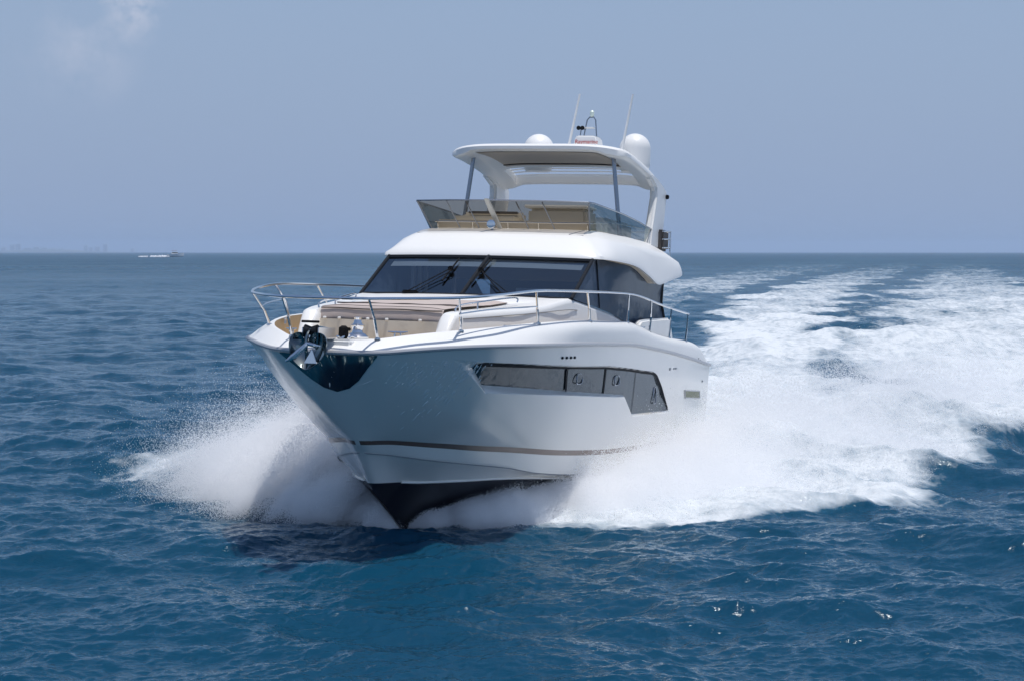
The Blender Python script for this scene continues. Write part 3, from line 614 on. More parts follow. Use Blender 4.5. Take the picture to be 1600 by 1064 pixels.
b = MB(); b.tube([(3.9, -.15, 3.27), (3.9, .11, 3.27)], .017, 8); b.build('roller_pin', M['black'], roller)
b = MB(); b.lathe([(.16, 0), (.17, .03), (.13, .07), (.09, .09), (.075, .13), (.10, .17), (.105, .20), (.07, .22), (.05, .28), (.06, .31), (.02, .32)], (2.2, .0, 3.03), 24); wl = b.build('windlass', M['steel'], YA)
b = MB(); b.box((2.35, -.12, 3.06), (.3, .16, .07), .02); b.build('windlass_base', M['steel'], wl)
b = MB(); b.lathe([(.05, 0), (.075, .05), (.07, .16), (.03, .19)], (2.74, 0, 3.03), 14); b.box((2.80, .09, 3.17), (.06, .08, .05), .01); b.build('foot_switch', M['black'], YA)
b = MB(); b.tube([(2.0+1.3*t, .02+.03*math.sin(t*50), 3.055+.012*math.sin(t*80)) for t in np.linspace(0, 1, 90)], .016, 6); b.build('anchor_chain', M['steel'], YA)
b = MB(); 
for k in range(3): b.tube([(3.0+(.20-.03*k)*math.cos(t), -.27+(.15-.02*k)*math.sin(t), 3.06+.035*k) for t in np.linspace(0, 6.28, 26)[:-1]], .022, 6, closed=True)
b.build('mooring_rope', M['rope'], YA)
def cleat(x, y, z, ang):
    c, s = math.cos(ang), math.sin(ang); b = MB(); q = lambda u, h: (x+u*c, y+u*s, z+h)
    b.tube([q(-.15, .085), q(-.07, .075), q(.07, .075), q(.15, .085)], [.01, .018, .018, .01], 8); b.tube([q(-.045, 0), q(-.04, .075)], .016, 8); b.tube([q(.045, 0), q(.04, .075)], .016, 8); b.build('cleat', M['steel'], YA)
for sg in (1, -1): cleat(.65, sg*1.86, 3.20, .3*-sg); cleat(2.72, sg*.83, 3.07, -.9*sg); cleat(-7.1, sg*2.2, 3.22, 0)

# bow rail
RP = [(3.47,.66,3.61),(3.36,.86,3.62),(3.05,1.17,3.635),(2.37,1.63,3.67),(1.5,1.98,3.74),(.34,2.19,3.83),(-.8,2.33,3.86),(-1.9,2.42,3.875),(-3.4,2.45,3.895),(-4.9,2.44,3.90),(-6.0,2.42,3.865),(-6.9,2.40,3.81),(-7.7,2.38,3.76),(-8.95,2.36,3.69),(-10.8,2.34,3.60)]
ps = smooth_path(RP, 6); b = MB(); b.tube(mir(ps)[::-1]+ps, .022, 8); br = b.build('bow_rail', M['steel'], YA)
STN = [((3.45,.66,3.60),(3.22,.66,3.33),(3.07,.66,3.05)),((2.37,1.63,3.66),(2.10,1.56,3.4),(1.96,1.53,3.19)),((.34,2.19,3.82),(.05,2.13,3.55),(-.05,2.12,3.33)),((-1.9,2.42,3.86),(-2.2,2.38,3.6),(-2.35,2.36,3.39)),((-4.85,2.44,3.89),(-4.97,2.40,3.6),(-5.0,2.38,3.39)),((-6.9,2.40,3.80),(-7.05,2.36,3.5),(-7.1,2.32,3.2)),((-8.95,2.36,3.68),(-8.98,2.34,3.4),(-9.0,2.31,3.1)),((-10.75,2.34,3.59),(-10.78,2.32,3.3),(-10.8,2.29,3.02))]
for sg in (1, -1):
    for s3 in STN:
        q = [(p[0], p[1]*sg, p[2]) for p in s3]; b = MB(); b.tube([q[0], q[1]], .017, 8); b.tube([q[1], q[2]], .021, 8); f = q[2]; b.lathe([(.045, -.01), (.045, .012), (.025, .02)], f, 12); b.build('stanchion', M['steel'], br)
    b = MB(); b.tube(smooth_path([(2.2, 1.585*sg, 3.44), (1.4, 1.83*sg, 3.52), (.15, 2.15*sg, 3.59)], 6), .012, 6); b.build('mid_rail', M['steel'], br)

# cabin: glass all round over a dark interior
def lerp3(a, b_, t): return tuple(np.array(a)*(1-t)+np.array(b_)*t)
b = MB(); rows = []
for t in np.linspace(0, 1, 10): rows.append([((-2.70-1.36*t)+(.26-.08*t)*(1-s*s), (1.945-.035*t)*s, 3.755+.72*t+.02*(1-s*s)) for s in np.linspace(-1, 1, 31)])
P = np.array(rows); b.add(P.reshape(-1, 3), gridF(10, 31)); wsn = b.build('windscreen', M['glass'], YA)
def on_ws(y, t, off=.02):
    s = y/1.93; return ((-2.70-1.36*t)+(.26-.08*t)*(1-s*s)+off*.45, y, 3.755+.72*t+.02*(1-s*s)+off*.9)
b = MB(); b.tube([on_ws(.03+.02*t, t, .0) for t in np.linspace(0, 1, 8)], .038, 6); b.build('mullion', M['dark'], wsn)
b = MB(); b.tube([on_ws(y, 0, .0) for y in np.linspace(-1.93, 1.93, 30)], .025, 6); b.tube([on_ws(y, .97, .0) for y in np.linspace(-1.93, 1.93, 30)], .04, 6)
for sg in (1, -1): b.tube([on_ws(1.93*sg, t, 0) for t in np.linspace(0, 1, 6)], .035, 6)
b.build('windscreen_frame', M['dark'], wsn)
for (yb, y0, t0, y1, t1, yp, tp) in ((-.97, -.46, .28, -.44, .86, -.45, .57), (.75, .09, .25, .17, .86, .13, .55)):
    b = MB(); b.tube([on_ws(y0, t0, .045), on_ws(y1, t1, .045)], .017, 6)
    b.tube([on_ws(yb, .0, .05), on_ws(yp, tp, .07)], .009, 6); b.tube([on_ws(yb+.13, .0, .05), on_ws(yp+.05, tp-.06, .07)], .008, 6)
    p = on_ws(yp, tp, .06); b.box(p, (.06, .10, .10), .02); p = on_ws(yb+.06, -.02, .05); b.box(p, (.1, .28, .06), .02); b.build('wiper', M['black'], YA)
SG_T = [(-4.06,4.475),(-4.6,4.55),(-8.2,4.55),(-9.30,4.25),(-9.72,3.85),(-10.12,3.40)]; SG_B = [(-10.12,3.0),(-7.3,3.0),(-7.0,3.26),(-6.5,3.39),(-5.4,3.535),(-4.3,3.635),(-2.72,3.755)]
for sg in (1, -1):
    xs = np.concatenate([np.linspace(-10.12, -2.72, 90)]); zt = np.interp(xs, *zip(*sorted([(-2.72, 3.76)]+SG_T))); zb = np.interp(xs, *zip(*SG_B)); zt = np.maximum(zt, zb+.004)
    P = np.array([[(x, sg*(1.95-.05*np.clip((z-3.75)/.75, -.6, 1)+.20*float(sst(-4.9, -6.3, x))*np.clip((z-3.85)/.45, 0, 1)), z) for z in np.linspace(a, c, 6)] for x, a, c in zip(xs, zb, zt)])
    b = MB(); b.add(P.reshape(-1, 3), gridF(len(xs), 6, flip=sg < 0)); gl_ = b.build('side_window', M['sglass'], YA)
    b = MB()
    for x0, x1 in ((-4.42, -4.55),): b.tube([(x0, sg*1.91, 4.5), (x1, sg*1.955, 3.63)], .018, 6)
    b.build('window_pillar', M['dark'], gl_); b = MB(); b.tube([(-8.9, sg*2.10, 4.42), (-9.35, sg*2.06, 4.22), (-9.75, sg*1.955, 3.83), (-10.12, sg*1.965, 3.40), (-10.16, sg*1.955, 3.0)], .04, 6)
    b.build('window_pillar', M['dark'], gl_)
b = MB(); b.box((-6.3, 0, 2.55), (7.6, 3.7, .06), 0); b.build('saloon_floor', M['wood'], YA)
b = MB(); b.box((-3.25, 0, 3.60), (1.0, 3.5, .16), .04); b.build('dashboard', M['wood'], YA); b = MB(); b.box((-3.9, .75, 3.72), (.3, .9, .2), .05); b.build('instrument_pod', M['wood'], YA)
for c_, d_s in (((-4.7, .8, 3.5), (.5, 1.0, .9)), ((-6.6, -1.3, 3.1), (1.9, .7, .8)), ((-7.6, 1.3, 3.1), (1.6, .6, .8))): b = MB(); b.box(c_, d_s, .08); b.build('saloon_seat', M['cream'], YA)
b = MB(); b.box((-10.0, .0, 4.1), (.08, 3.7, .75), 0); b.box((-10.0, -1.5, 3.2), (.08, .5, 1.4), 0); b.box((-10.0, 1.55, 3.2), (.08, .5, 1.4), 0); b.box((-10.0, 0, 3.2), (.08, .12, 1.4), 0); b.build('aft_bulkhead', M['wood'], YA)
b = MB(); b.add([on_ws(s_, t_, -.06) for t_ in (.80, .98) for s_ in np.linspace(-1.8, 1.8, 12)], [(i, i+1, 13+i, 12+i) for i in range(11)]); b.build('headliner_band', M['beige'], YA)  # beige strip added behind the glass, standing in for the headliner seen through it
for x in (-4.9, -5.25, -5.6, -7.3): b = MB(); b.box((x, -1.76, 3.95), (.16, .05, .95), .02); b.build('curtain', M['gel'], YA)

# flybridge moulding, worked from the port quarter round the front
FS = [((-10.95,2.08,4.50),(-10.72,2.03,4.66),(-10.4,1.8,4.80)),((-10.45,2.24,4.40),(-10.2,2.12,4.73),(-10.0,1.8,4.93)),((-9.4,2.26,4.28),(-9.3,2.11,4.79),(-9.3,1.78,5.01)),((-8.6,2.27,4.19),(-8.6,2.10,4.82),(-8.7,1.77,5.03)),
 ((-8.0,2.27,4.15),(-8.0,2.08,4.84),(-8.1,1.75,5.04)),((-7.3,2.27,4.27),(-7.4,2.06,4.85),(-7.5,1.74,5.05)),((-6.4,2.26,4.41),(-6.6,2.04,4.87),(-6.8,1.71,5.05)),((-5.6,2.25,4.46),(-5.8,1.99,4.89),(-6.1,1.69,5.05)),
 ((-4.75,2.20,4.48),(-5.1,1.88,4.91),(-5.5,1.66,5.05)),((-4.25,2.10,4.49),(-4.72,1.71,4.92),(-5.27,1.60,5.05)),((-4.05,1.94,4.49),(-4.54,1.55,4.92),(-5.22,1.45,5.05)),((-3.98,1.4,4.50),(-4.47,1.15,4.925),(-5.19,1.0,5.06)),((-3.93,.7,4.505),(-4.43,.6,4.93),(-5.17,.5,5.06)),((-3.92,0,4.506),(-4.42,0,4.93),(-5.165,0,5.062))]
rows = []
for L_, A_, B_ in FS:
    L_, A_, B_ = map(np.array, (L_, A_, B_)); kf = float(sst(-5.4, -4.4, L_[0])); U = L_*np.array([1, .97-.11*kf, 1])+np.array([-.28*np.exp(-((L_[0]+4.0)/.8)**2), 0, .02+.03*kf]); L2 = L_+(A_-L_)*.06+np.array([.012, .012*(L_[1] > .2), .03])
    m1 = L_*.62+A_*.38+np.array([.012, .018*min(1, L_[1]), .014])+np.array([0, .02, .02])*(L_[0] < -4.5); m2 = L_*.25+A_*.75+np.array([.012, .018*min(1, L_[1]), .014])+np.array([0, .02, .02])*(L_[0] < -4.5)
    scoop = np.exp(-((L_[0]+8.0)/1.6)**2)*(L_[1] > 2)
    m1 = m1+np.array([0, -.06*scoop, 0])
    cr = A_+(B_-A_)*.06; m3 = A_*.5+B_*.5+np.array([0, 0, .015])
    rows.append([U, L_, L2, m1, m2, A_, cr, m3, B_, B_+np.array([-.06, -.06*(B_[1] > .3), -.04])])
rows = rows+[[p*np.array([1, -1, 1]) for p in r] for r in rows[-2::-1]]
P = np.array(rows); P = np.stack([np.stack(smooth_path(P[:, j], 5)) for j in range(P.shape[1])], 1); k = P.shape[1]
b = MB(); b.add(P.reshape(-1, 3), gridF(P.shape[0], k, flip=True)); b.add(P[0], [tuple(range(k))]); b.add(P[-1], [tuple(reversed(range(k)))]); fly = b.build('flybridge_moulding', M['gel'], YA, 38)
nP = P.shape[0]; h = nP//2
rows = [(P[i, -1], P[nP-1-i, -1]) for i in range(h+1)]; V = [p for r in rows for p in r]; F = [(2*i, 2*i+1, 2*i+3, 2*i+2) for i in range(h)]; mesh('flybridge_deck', V, F, M['deck'], YA, 60)
rows = [(P[i, 0], P[nP-1-i, 0]) for i in range(h+1)]; V = [p for r in rows for p in r]; F = [(2*i+1, 2*i, 2*i+2, 2*i+3) for i in range(h)]; mesh('headliner', V, F, M['beige'], YA, 60)
b = MB(); b.tube([(-4.60+.08*(1-(s/1.6)**2)-.02, s, 4.935) for s in np.linspace(-1.6, 1.6, 20)], .006, 5)
for y in (-.55, 1.35, .2): b.tube([(-4.55, y, 4.945), (-5.1, y+.14, 5.05)], .006, 5)
b.build('moulding_seam', M['grey'], fly)

# smoked wind screen of the flybridge with its stays and rail
GB = [(-9.0,1.75,5.03),(-8.0,1.73,5.05),(-7.0,1.70,5.06),(-6.0,1.67,5.06),(-5.40,1.64,5.06),(-5.26,1.55,5.06),(-5.2,1.0,5.065),(-5.18,0,5.07)]
GT = [(-9.35,1.80,5.31),(-8.2,1.79,5.40),(-7.0,1.77,5.47),(-5.8,1.74,5.51),(-4.86,1.72,5.535),(-4.70,1.66,5.54),(-4.62,1.0,5.55),(-4.60,0,5.555)]
gb = GB+mir(GB)[-2::-1]; gt = GT+mir(GT)[-2::-1]
n = len(gb)
for nm_, i0_, i1_, m_ in (('side_screen', 0, 5, 'flyside'), ('side_screen', n-6, n-1, 'flyside'), ('wind_screen', 5, n-6, 'flyglass')):
    b = MB(); q = i1_-i0_+1; b.add(gb[i0_:i1_+1]+gt[i0_:i1_+1], [(i, i+1, q+i+1, q+i) for i in range(q-1)]); fg = b.build(nm_, M[m_], YA, 20)
b = MB(); b.box((-5.62, 0, 5.14), (.06, 3.1, .20), .02); b.build('inner_coaming', M['canvas'], YA)
b = MB(); b.tube(gt, .014, 6); b.build('screen_trim', M['dsteel'], fg)
for t in (5, 9): b = MB(); b.tube([gb[t], gt[t]], .016, 6); b.build('corner_post', M['grey'], fg)
for y in (-1.0, -.62, .35, .85):
    b = MB(); b.tube([(-4.66, y-.06, 5.53), (-5.17, y+.05, 5.07)], .012, 6); b.build('screen_stay', M['dsteel'], fg)
b = MB(); b.tube([(-5.45, y, 5.20) for y in np.linspace(-1.55, 1.55, 12)], .016, 6)
for y in (-1.5, -.8, -.1, .5, 1.45): b.tube([(-5.45, y, 5.20), (-5.5, y, 5.03)], .014, 6)
for sg in (1, -1): b.tube(smooth_path([(-5.45, 1.55*sg, 5.2), (-5.9, 1.6*sg, 5.24), (-7.5, 1.66*sg, 5.30), (-8.9, 1.70*sg, 5.30)], 5), .014, 6)
b.build('flybridge_rail', M['steel'], YA)
b = MB(); rows = [[(-4.53, -.29, 5.575), (-4.53, -.22, 5.58)], [(-4.76, -.26, 5.36), (-4.76, -.175, 5.36)], [(-5.08, -.175, 5.06), (-5.08, -.115, 5.06)]]
P = np.array(rows, float); P2 = P+np.array([-.04, .02, .0]); V = np.concatenate([P.reshape(-1, 3), P2.reshape(-1, 3)]); b.add(V, [(0, 1, 3, 2), (2, 3, 5, 4), (6, 8, 9, 7), (8, 10, 11, 9), (0, 2, 8, 6), (2, 4, 10, 8), (1, 7, 9, 3), (3, 9, 11, 5), (0, 6, 7, 1), (4, 5, 11, 10)]); b.build('screen_brace', M['cream'], YA, 20)
b = MB(); b.lathe([(.05, 0), (.045, .03), (.02, .05), (.02, .07)], (-4.85, -.21, 4.985), 14); sl = b.build('searchlight', M['steel'], YA)
b = MB(); b.lathe([(.01, -.09), (.05, -.085), (.075, -.03), (.08, .06), (.083, .075), (.07, .08), (.0, .078)], (-4.83, -.21, 5.12), 20, Matrix.Rotation(R_(90), 3, 'Y')); b.build('lamp_head', M['steel'], sl)
# seats and helm
b = MB(); b.box((-6.4, .70, 5.25), (.8, 1.15, .52), .06); hm = b.build('helm_console', M['cream'], YA)
b = MB(); b.box((-6.33, .69, 5.535), (.9, 1.24, .06), .025); b.build('console_top', M['gel'], hm)
b = MB(); b.box((-6.2, -.75, 5.20), (.6, 1.35, .28), .08); b.box((-6.5, -.70, 5.34), (.18, 1.25, .2), .05); b.build('sun_lounge', M['cream'], YA)
b = MB(); b.box((-6.36, -.68, 5.43), (.12, 1.0, .045), .015); b.build('lounge_backrest', M['wood'], YA)
for c_, d_s in (((-8.0, 1.15, 5.2), (2.2, .6, .4)), ((-8.4, -1.1, 5.2), (1.9, .7, .4))): b = MB(); b.box(c_, d_s, .08); b.build('settee', M['cream'], YA)

# hard top
def ht(u, s):
    xf = -6.55-.48*abs(s)**5; x = xf+u*(-10.25+.0*s-xf)
    c = pchip([-10.3, -9.6, -8.8, -7.6, -6.5], [6.40, 6.60, 6.74, 6.82, 6.80], x); e = pchip([-10.3, -9.6, -8.3, -7.0, -6.5], [6.28, 6.43, 6.60, 6.71, 6.72], x)
    hw = 1.79+.02*u
    return x, hw*s, c+(e-c)*abs(s)**5
NU, NS = 61, 65; UU = np.linspace(0, 1, NU); SS = np.linspace(-1, 1, NS)
T_ = np.array([[ht(u, s) for s in SS] for u in UU]); edge = np.minimum(1, np.minimum(np.minimum(UU, 1-UU)[:, None]/.035, (1-np.abs(SS))[None]/.045))
Tt = T_.copy(); Tt[..., 2] -= .05*(1-np.sqrt(1-(1-edge)**2)); Tb = T_.copy(); th = .15; Tb[..., 2] -= th-.04*(1-np.sqrt(1-(1-edge)**2)); Tb[..., 2] -= .05*np.clip((np.abs(SS)[None]-.70)/.1, 0, 1)*np.clip((1-np.abs(SS)[None])/.08, 0, 1)
keep = np.ones((NU-1, NS-1), bool); uo = (UU[:-1] > .68) & (UU[:-1] < .94); so_ = np.abs(SS[:-1]+1/NS) < .74; keep[np.ix_(uo, so_)] = False
V = np.concatenate([Tt.reshape(-1, 3), Tb.reshape(-1, 3)]); o_ = NU*NS; F = []
for i in range(NU-1):
    for j in range(NS-1):
        a, b_, c, d = i*NS+j, i*NS+j+1, (i+1)*NS+j+1, (i+1)*NS+j
        if keep[i, j]:
            F.append((a, d, c, b_)[::-1] if False else (a, b_, c, d)); F.append((o_+a, o_+d, o_+c, o_+b_))
            for (di, dj, p, q) in ((-1, 0, a, b_), (1, 0, c, d), (0, -1, d, a), (0, 1, b_, c)):
                ii, jj = i+di, j+dj
                if ii < 0 or jj < 0 or ii >= NU-1 or jj >= NS-1 or not keep[ii, jj]: F.append((q, p, o_+p, o_+q))
hard = mesh('hardtop', V, F, M['gel'], YA, 40)
rows = [[(lambda q: (q[0], q[1], q[2]-th-.012))(ht(u, s)) for s in np.linspace(-.68, .68, 15)] for u in np.linspace(.05, .62, 12)]
P = np.array(rows); n_ = P.shape[0]*15; b = MB(); b.add(P.reshape(-1, 3), gridF(12, 15)); P2 = P.copy(); P2[..., 2] += .008; b.add(P2.reshape(-1, 3), gridF(12, 15, flip=True)); b.build('sunroof_panel', M['panel'], hard)
b = MB(); q = [ht(.565, s) for s in np.linspace(-.68, .68, 15)]; b.tube([(x, y, z-th-.016) for x, y, z in q], .018, 6); b.build('sunroof_track', M['dark'], hard)
for u in (.715, .765, .815, .865, .915):
    q = [ht(u, s) for s in np.linspace(-.745, .745, 13)]; b = MB(); rows = [[(x+.045, y, z-.045), (x-.045, y, z-.045), (x-.045, y, z-.027), (x+.045, y, z-.027)] for x, y, z in q]
    P = np.array(rows); b.add(P.reshape(-1, 3), gridF(13, 4, closed=True)); b.build('louvre', M['gel'], hard)
for sg in (1, -1):
    b = MB(); b.prism([(-9.1,6.46),(-9.7,6.41),(-10.2,6.31),(-10.58,6.20),(-10.60,6.0),(-10.22,4.90),(-9.15,4.95),(-9.30,5.4),(-9.62,6.0),(-9.60,6.18),(-9.1,6.34)], sg*1.67, sg*1.83, .045); b.build('arch_leg', M['gel'], YA, 40)
    b = MB(); b.tube([(-7.34, sg*1.44, 6.62), (-7.3, sg*1.63, 5.05)], .042, 12); b.lathe([(.07, 0), (.07, .03), (.045, .05)], (-7.3, sg*1.63, 5.04), 14); b.build('hardtop_post', M['dsteel'], YA)
b = MB(); b.box((-10.5, 1.86, 6.06), (.10, .07, .09), .015); b.build('camera_unit', M['black'], YA)
# domes, radar, aerials, mast
def dome(x, y, z, r, hh):
    b = MB(); b.lathe([(r*.80, 0), (r*.86, .02), (r*.9, .05), (r*.98, .12)]+[(r, .18+(hh-r-.18)*t) for t in (0, .5, 1)]+[(r*math.cos(a), hh-r+r*math.sin(a)) for a in np.linspace(.1, math.pi/2-.001, 14)], (x, y, z), 40)
    return b.build('satellite_dome', M['gel'], YA)
dome(-9.5, 1.36, 6.50, .325, .80); dome(-9.5, -.72, 6.50, .32, .79)
b = MB(); b.prism([(.26, 6.78), (.80, 6.78), (.75, 7.03), (.70, 7.05), (.34, 7.05), (.30, 7.03)], -9.1, -8.62, .03, 1); rad = b.build('radar_scanner', M['gel'], YA)
for v in rad.data.vertices: x, y, z = v.co; v.co = (y, x, z+.12)
cu = bpy.data.curves.new('radar_lettering', 'FONT'); cu.body = 'Raymarine'; cu.size = .115; cu.align_x = 'CENTER'; cu.extrude = .002
to = bpy.data.objects.new('radar_lettering', cu); COL.objects.link(to); dg = bpy.context.evaluated_depsgraph_get(); tm = bpy.data.meshes.new_from_object(to.evaluated_get(dg)); bpy.data.objects.remove(to)
to = bpy.data.objects.new('radar_lettering', tm); tm.materials.clear(); tm.materials.append(M['red']); link(to, rad)
to.matrix_local = Matrix(((0, 0, 1, -8.60), (1, 0, 0, .55), (0, 1, 0, 7.0), (0, 0, 0, 1)))
for (x, y, z, x1, y1, z1) in ((-8.8, .09, 6.78, -8.9, .30, 8.05), (-9.0, 1.15, 6.6, -9.05, 1.385, 8.06)):
    b = MB(); b.tube([(x, y, z), (x*.8+x1*.2, y*.8+y1*.2, z*.8+z1*.2), (x1, y1, z1)], [.036, .030, .022], 8); b.build('whip_aerial', M['gel'], YA)
b = MB(); b.tube([(-8.8, .44, 7.16), (-8.8, .50, 7.50), (-8.8, .55, 7.56), (-8.8, .64, 7.56), (-8.8, .68, 7.50), (-8.8, .71, 7.16)], .014, 8); b.tube([(-8.8, .36, 7.16), (-8.8, .38, 7.33)], .012, 6); mast = b.build('light_mast', M['dsteel'], YA)
b = MB(); b.box((-8.8, .53, 7.34), (.12, .26, .03), .008); b.build('mast_shelf', M['gel'], mast)
b = MB(); b.lathe([(.02, 0), (.045, .02), (.045, .10), (.02, .13)], (-8.8, .60, 7.57), 14); b.build('anchor_lamp', M['lamp'], mast)
for y in (.35, .43):
    b = MB(); b.lathe([(.015, -.1), (.02, .02), (.045, .08), (.045, .09)], (-8.78, y, 7.33), 12, Matrix.Rotation(R_(90), 3, 'Y')); b.build('horn', M['black'], mast)
# aft flybridge rail with a stowed grey cover
b = MB()
for z in (4.98, 5.16, 5.32): b.tube(smooth_path([(-9.9, 1.92, z-.02), (-10.3, 2.0, z), (-10.6, 1.85, z), (-10.75, 1.2, z), (-10.8, 0, z), (-10.8, -1.8, z)], 5), .014, 6)
for x, y in ((-10.3, 2.0), (-10.7, 1.5), (-10.8, 0), (-10.8, -1.7)): b.tube([(x, y, 4.75), (x, y, 5.33)], .016, 6)
b.build('aft_rail', M['steel'], YA)
b = MB(); b.box((-10.15, 1.86, 5.12), (.55, .16, .44), .05); b.build('stowed_cover', M['wood'], YA)
# wing doors amidships
for sg in (1, -1):
    b = MB(); b.prism([(-6.85,3.12),(-6.75,3.24),(-6.8,3.36),(-7.0,3.43),(-7.6,3.46),(-9.6,3.50),(-9.95,3.07),(-9.95,2.9),(-6.9,2.9)], sg*2.06, sg*2.20, .04); b.build('side_gate', M['gel'], YA)

# ------------------------------------------------------------------ spray thrown out by the bow
AH = np.array([-math.sin(R_(17)), -math.cos(R_(17)), 0.]); PH = np.array([math.cos(R_(17)), -math.sin(R_(17)), 0.])
def water_mat_drop():
    m = bpy.data.materials.new('spray_drops'); m.use_nodes = True; n = m.node_tree.nodes; l = m.node_tree.links; n.remove(n['Principled BSDF'])
    d = n.new('ShaderNodeBsdfDiffuse'); d.inputs[0].default_value = (.985, .99, 1, 1); t = n.new('ShaderNodeBsdfTranslucent'); t.inputs[0].default_value = (.985, .99, 1, 1)
    mx = n.new('ShaderNodeMixShader'); mx.inputs[0].default_value = .5; l.new(d.outputs[0], mx.inputs[1]); l.new(t.outputs[0], mx.inputs[2]); l.new(mx.outputs[0], n['Material Output'].inputs['Surface']); return m
DROP = water_mat_drop()
def droplets(name, P, rad, label):
    me = bpy.data.meshes.new(name); me.vertices.add(len(P)); me.vertices.foreach_set('co', P.astype(np.float32).ravel())
    a = me.attributes.new('rad', 'FLOAT', 'POINT'); a.data.foreach_set('value', rad.astype(np.float32)); me.materials.append(DROP)
    o = link(bpy.data.objects.new(name, me)); tag(o, label, 'spray', kind='stuff')
    g = bpy.data.node_groups.new(name+'_nodes', 'GeometryNodeTree'); g.interface.new_socket('Geometry', in_out='INPUT', socket_type='NodeSocketGeometry'); g.interface.new_socket('Geometry', in_out='OUTPUT', socket_type='NodeSocketGeometry')
    i = g.nodes.new('NodeGroupInput'); q = g.nodes.new('NodeGroupOutput'); mp = g.nodes.new('GeometryNodeMeshToPoints'); na = g.nodes.new('GeometryNodeInputNamedAttribute'); na.data_type = 'FLOAT'; na.inputs['Name'].default_value = 'rad'
    sm = g.nodes.new('GeometryNodeSetMaterial'); sm.inputs['Material'].default_value = DROP
    g.links.new(i.outputs[0], mp.inputs['Mesh']); g.links.new(na.outputs['Attribute'], mp.inputs['Radius']); g.links.new(mp.outputs[0], sm.inputs[0]); g.links.new(sm.outputs[0], q.inputs[0])
    md = o.modifiers.new('points', 'NODES'); md.node_group = g; return o
def jets(r, n_jet, per, aft, reach, lift, spread=.10, base=.9, qp=.75, x0=.32):
    """a sheet made of many jets; each starts where the hull meets the water and falls back in an arc"""
    u = r.random(n_jet)**1.25; xs = x0-aft*u; q = .12+.88*r.random(n_jet)**qp; bur = vnoise(xs, q*3+xs*.3, .55, int(r.integers(1000)), 3); bur = np.clip(.45+1.1*bur, .4, 1.5)
    vy = reach*q*(1-.30*u); vz = bur**.7*(base+lift*r.random(n_jet)**.9)*np.clip(.48+1.8*u, 0, 1)*(1.05-.35*q)
    y0 = np.interp(-xs, [-.15, .5, 1.2, 2.5, 4, 7, 12], [.06, .32, .72, 1.35, 1.8, 2.05, 2.1])
    k = np.repeat(np.arange(n_jet), per); N = len(k)
    T = 2*vz[k]/9.81+.06; t = T*r.random(N)**.85
    jit = r.normal(size=(N, 3))*spread*(.25+1.6*t)[:, None]
    a = xs[k]-(1.0*t+5.0*t*t)+jit[:, 0]*1.3; b = y0[k]+vy[k]*t*(1-.12*t)+jit[:, 1]; z = .02+.30*r.random(N)**2*np.clip(1-2*t, 0, 1)+vz[k]*t-4.9*t*t+jit[:, 2]
    cl = vnoise(a*1.0+z*.8+40, b+z*.6+40, .62, 77, 4)                 # torn into clumps and gaps
    ok = (z > -.05) & (r.random(N) < np.clip((cl-.36)*4.6, .05, 1)); return a[ok], b[ok], z[ok]
def bow_spray(name, sg, seed, layers, label):
    r = np.random.default_rng(seed); A = []; B = []; Zz = []; Rd = []
    for n_jet, per, aft, reach, lift, spread, r0, r1, *ex in layers:
        a, b, z = jets(r, n_jet, per, aft, reach, lift, spread, *ex); A.append(a); B.append(b); Zz.append(z); Rd.append(r0+(r1-r0)*r.random(len(a))**3)
    a, b, z, rd = map(np.concatenate, (A, B, Zz, Rd))
    P = BO+a[:, None]*AH+(sg*b)[:, None]*PH; P[:, 2] = z
    L = (P-BO) @ BR                                   # keep drops out of the hull
    zk = np.interp(-L[:, 0], [-1.46, -.89, 0, .8, 1.8, 4], [.84, .47, 0, -.22, -.4, -.6]); zc = np.interp(-L[:, 0], [-1.46, 0, 2.15, 4, 8], [.84, .81, .75, .6, .42])
    lim = (np.clip((L[:, 2]-zk)/(zc-zk+1e-3), 0, 1)+.10*np.clip(L[:, 2]-zc, 0, 2))*np.interp(-L[:, 0], [-1.46, -.7, 0, 1.22, 2.15, 4, 8], [.0, .46, .88, 1.38, 1.66, 2.10, 2.25])
    ok = np.abs(L[:, 1]) > lim+.03
    return droplets(name, P[ok], rd[ok], label)
bow_spray('bow_spray', 1, 11, [(3400, 560, 9.0, 9.2, 3.0, .15, .0025, .0065, .9, .75, -.30), (2600, 420, 10, 7.2, 3.6, .28, .002, .005, .9, .75, -.9), (1500, 420, 3.0, 9.2, 2.3, .10, .0025, .006, .9, .6, .05), (600, 140, 8, 9.8, 4.2, .2, .003, .009, .9, .75, -.4), (2200, 520, 8, 9.9, 1.0, .14, .0025, .006, .8, .5, -.2), (1600, 480, 9, 9.6, 2.2, .2, .0025, .006, 1.4, .45, -1.5), (170, 900, 7, 9.8, 3.4, .035, .003, .009, 1.2, .6, -.2)], 'white spray fanning out from the hull on the right of the bow')
bow_spray('bow_spray', -1, 12, [(2400, 520, 5.0, 9.4, 5.0, .15, .0025, .0065), (3200, 700, 3.4, 10.7, 2.4, .19, .0025, .0065, 2.7, .45), (1000, 400, 5.0, 8.6, 6.0, .26, .002, .005), (2600, 460, 4, 10.6, 3.0, .25, .0025, .0065, 2.9, .4), (1100, 650, 2.4, 4.5, 2.6, .13, .0025, .006), (2000, 480, 4.5, 10.8, 1.1, .18, .0025, .006,   .6, .5), (170, 900, 4.2, 10.4, 4.6, .035, .003, .009, 1.6, .5)], 'white spray fanning out from the hull on the left of the bow')

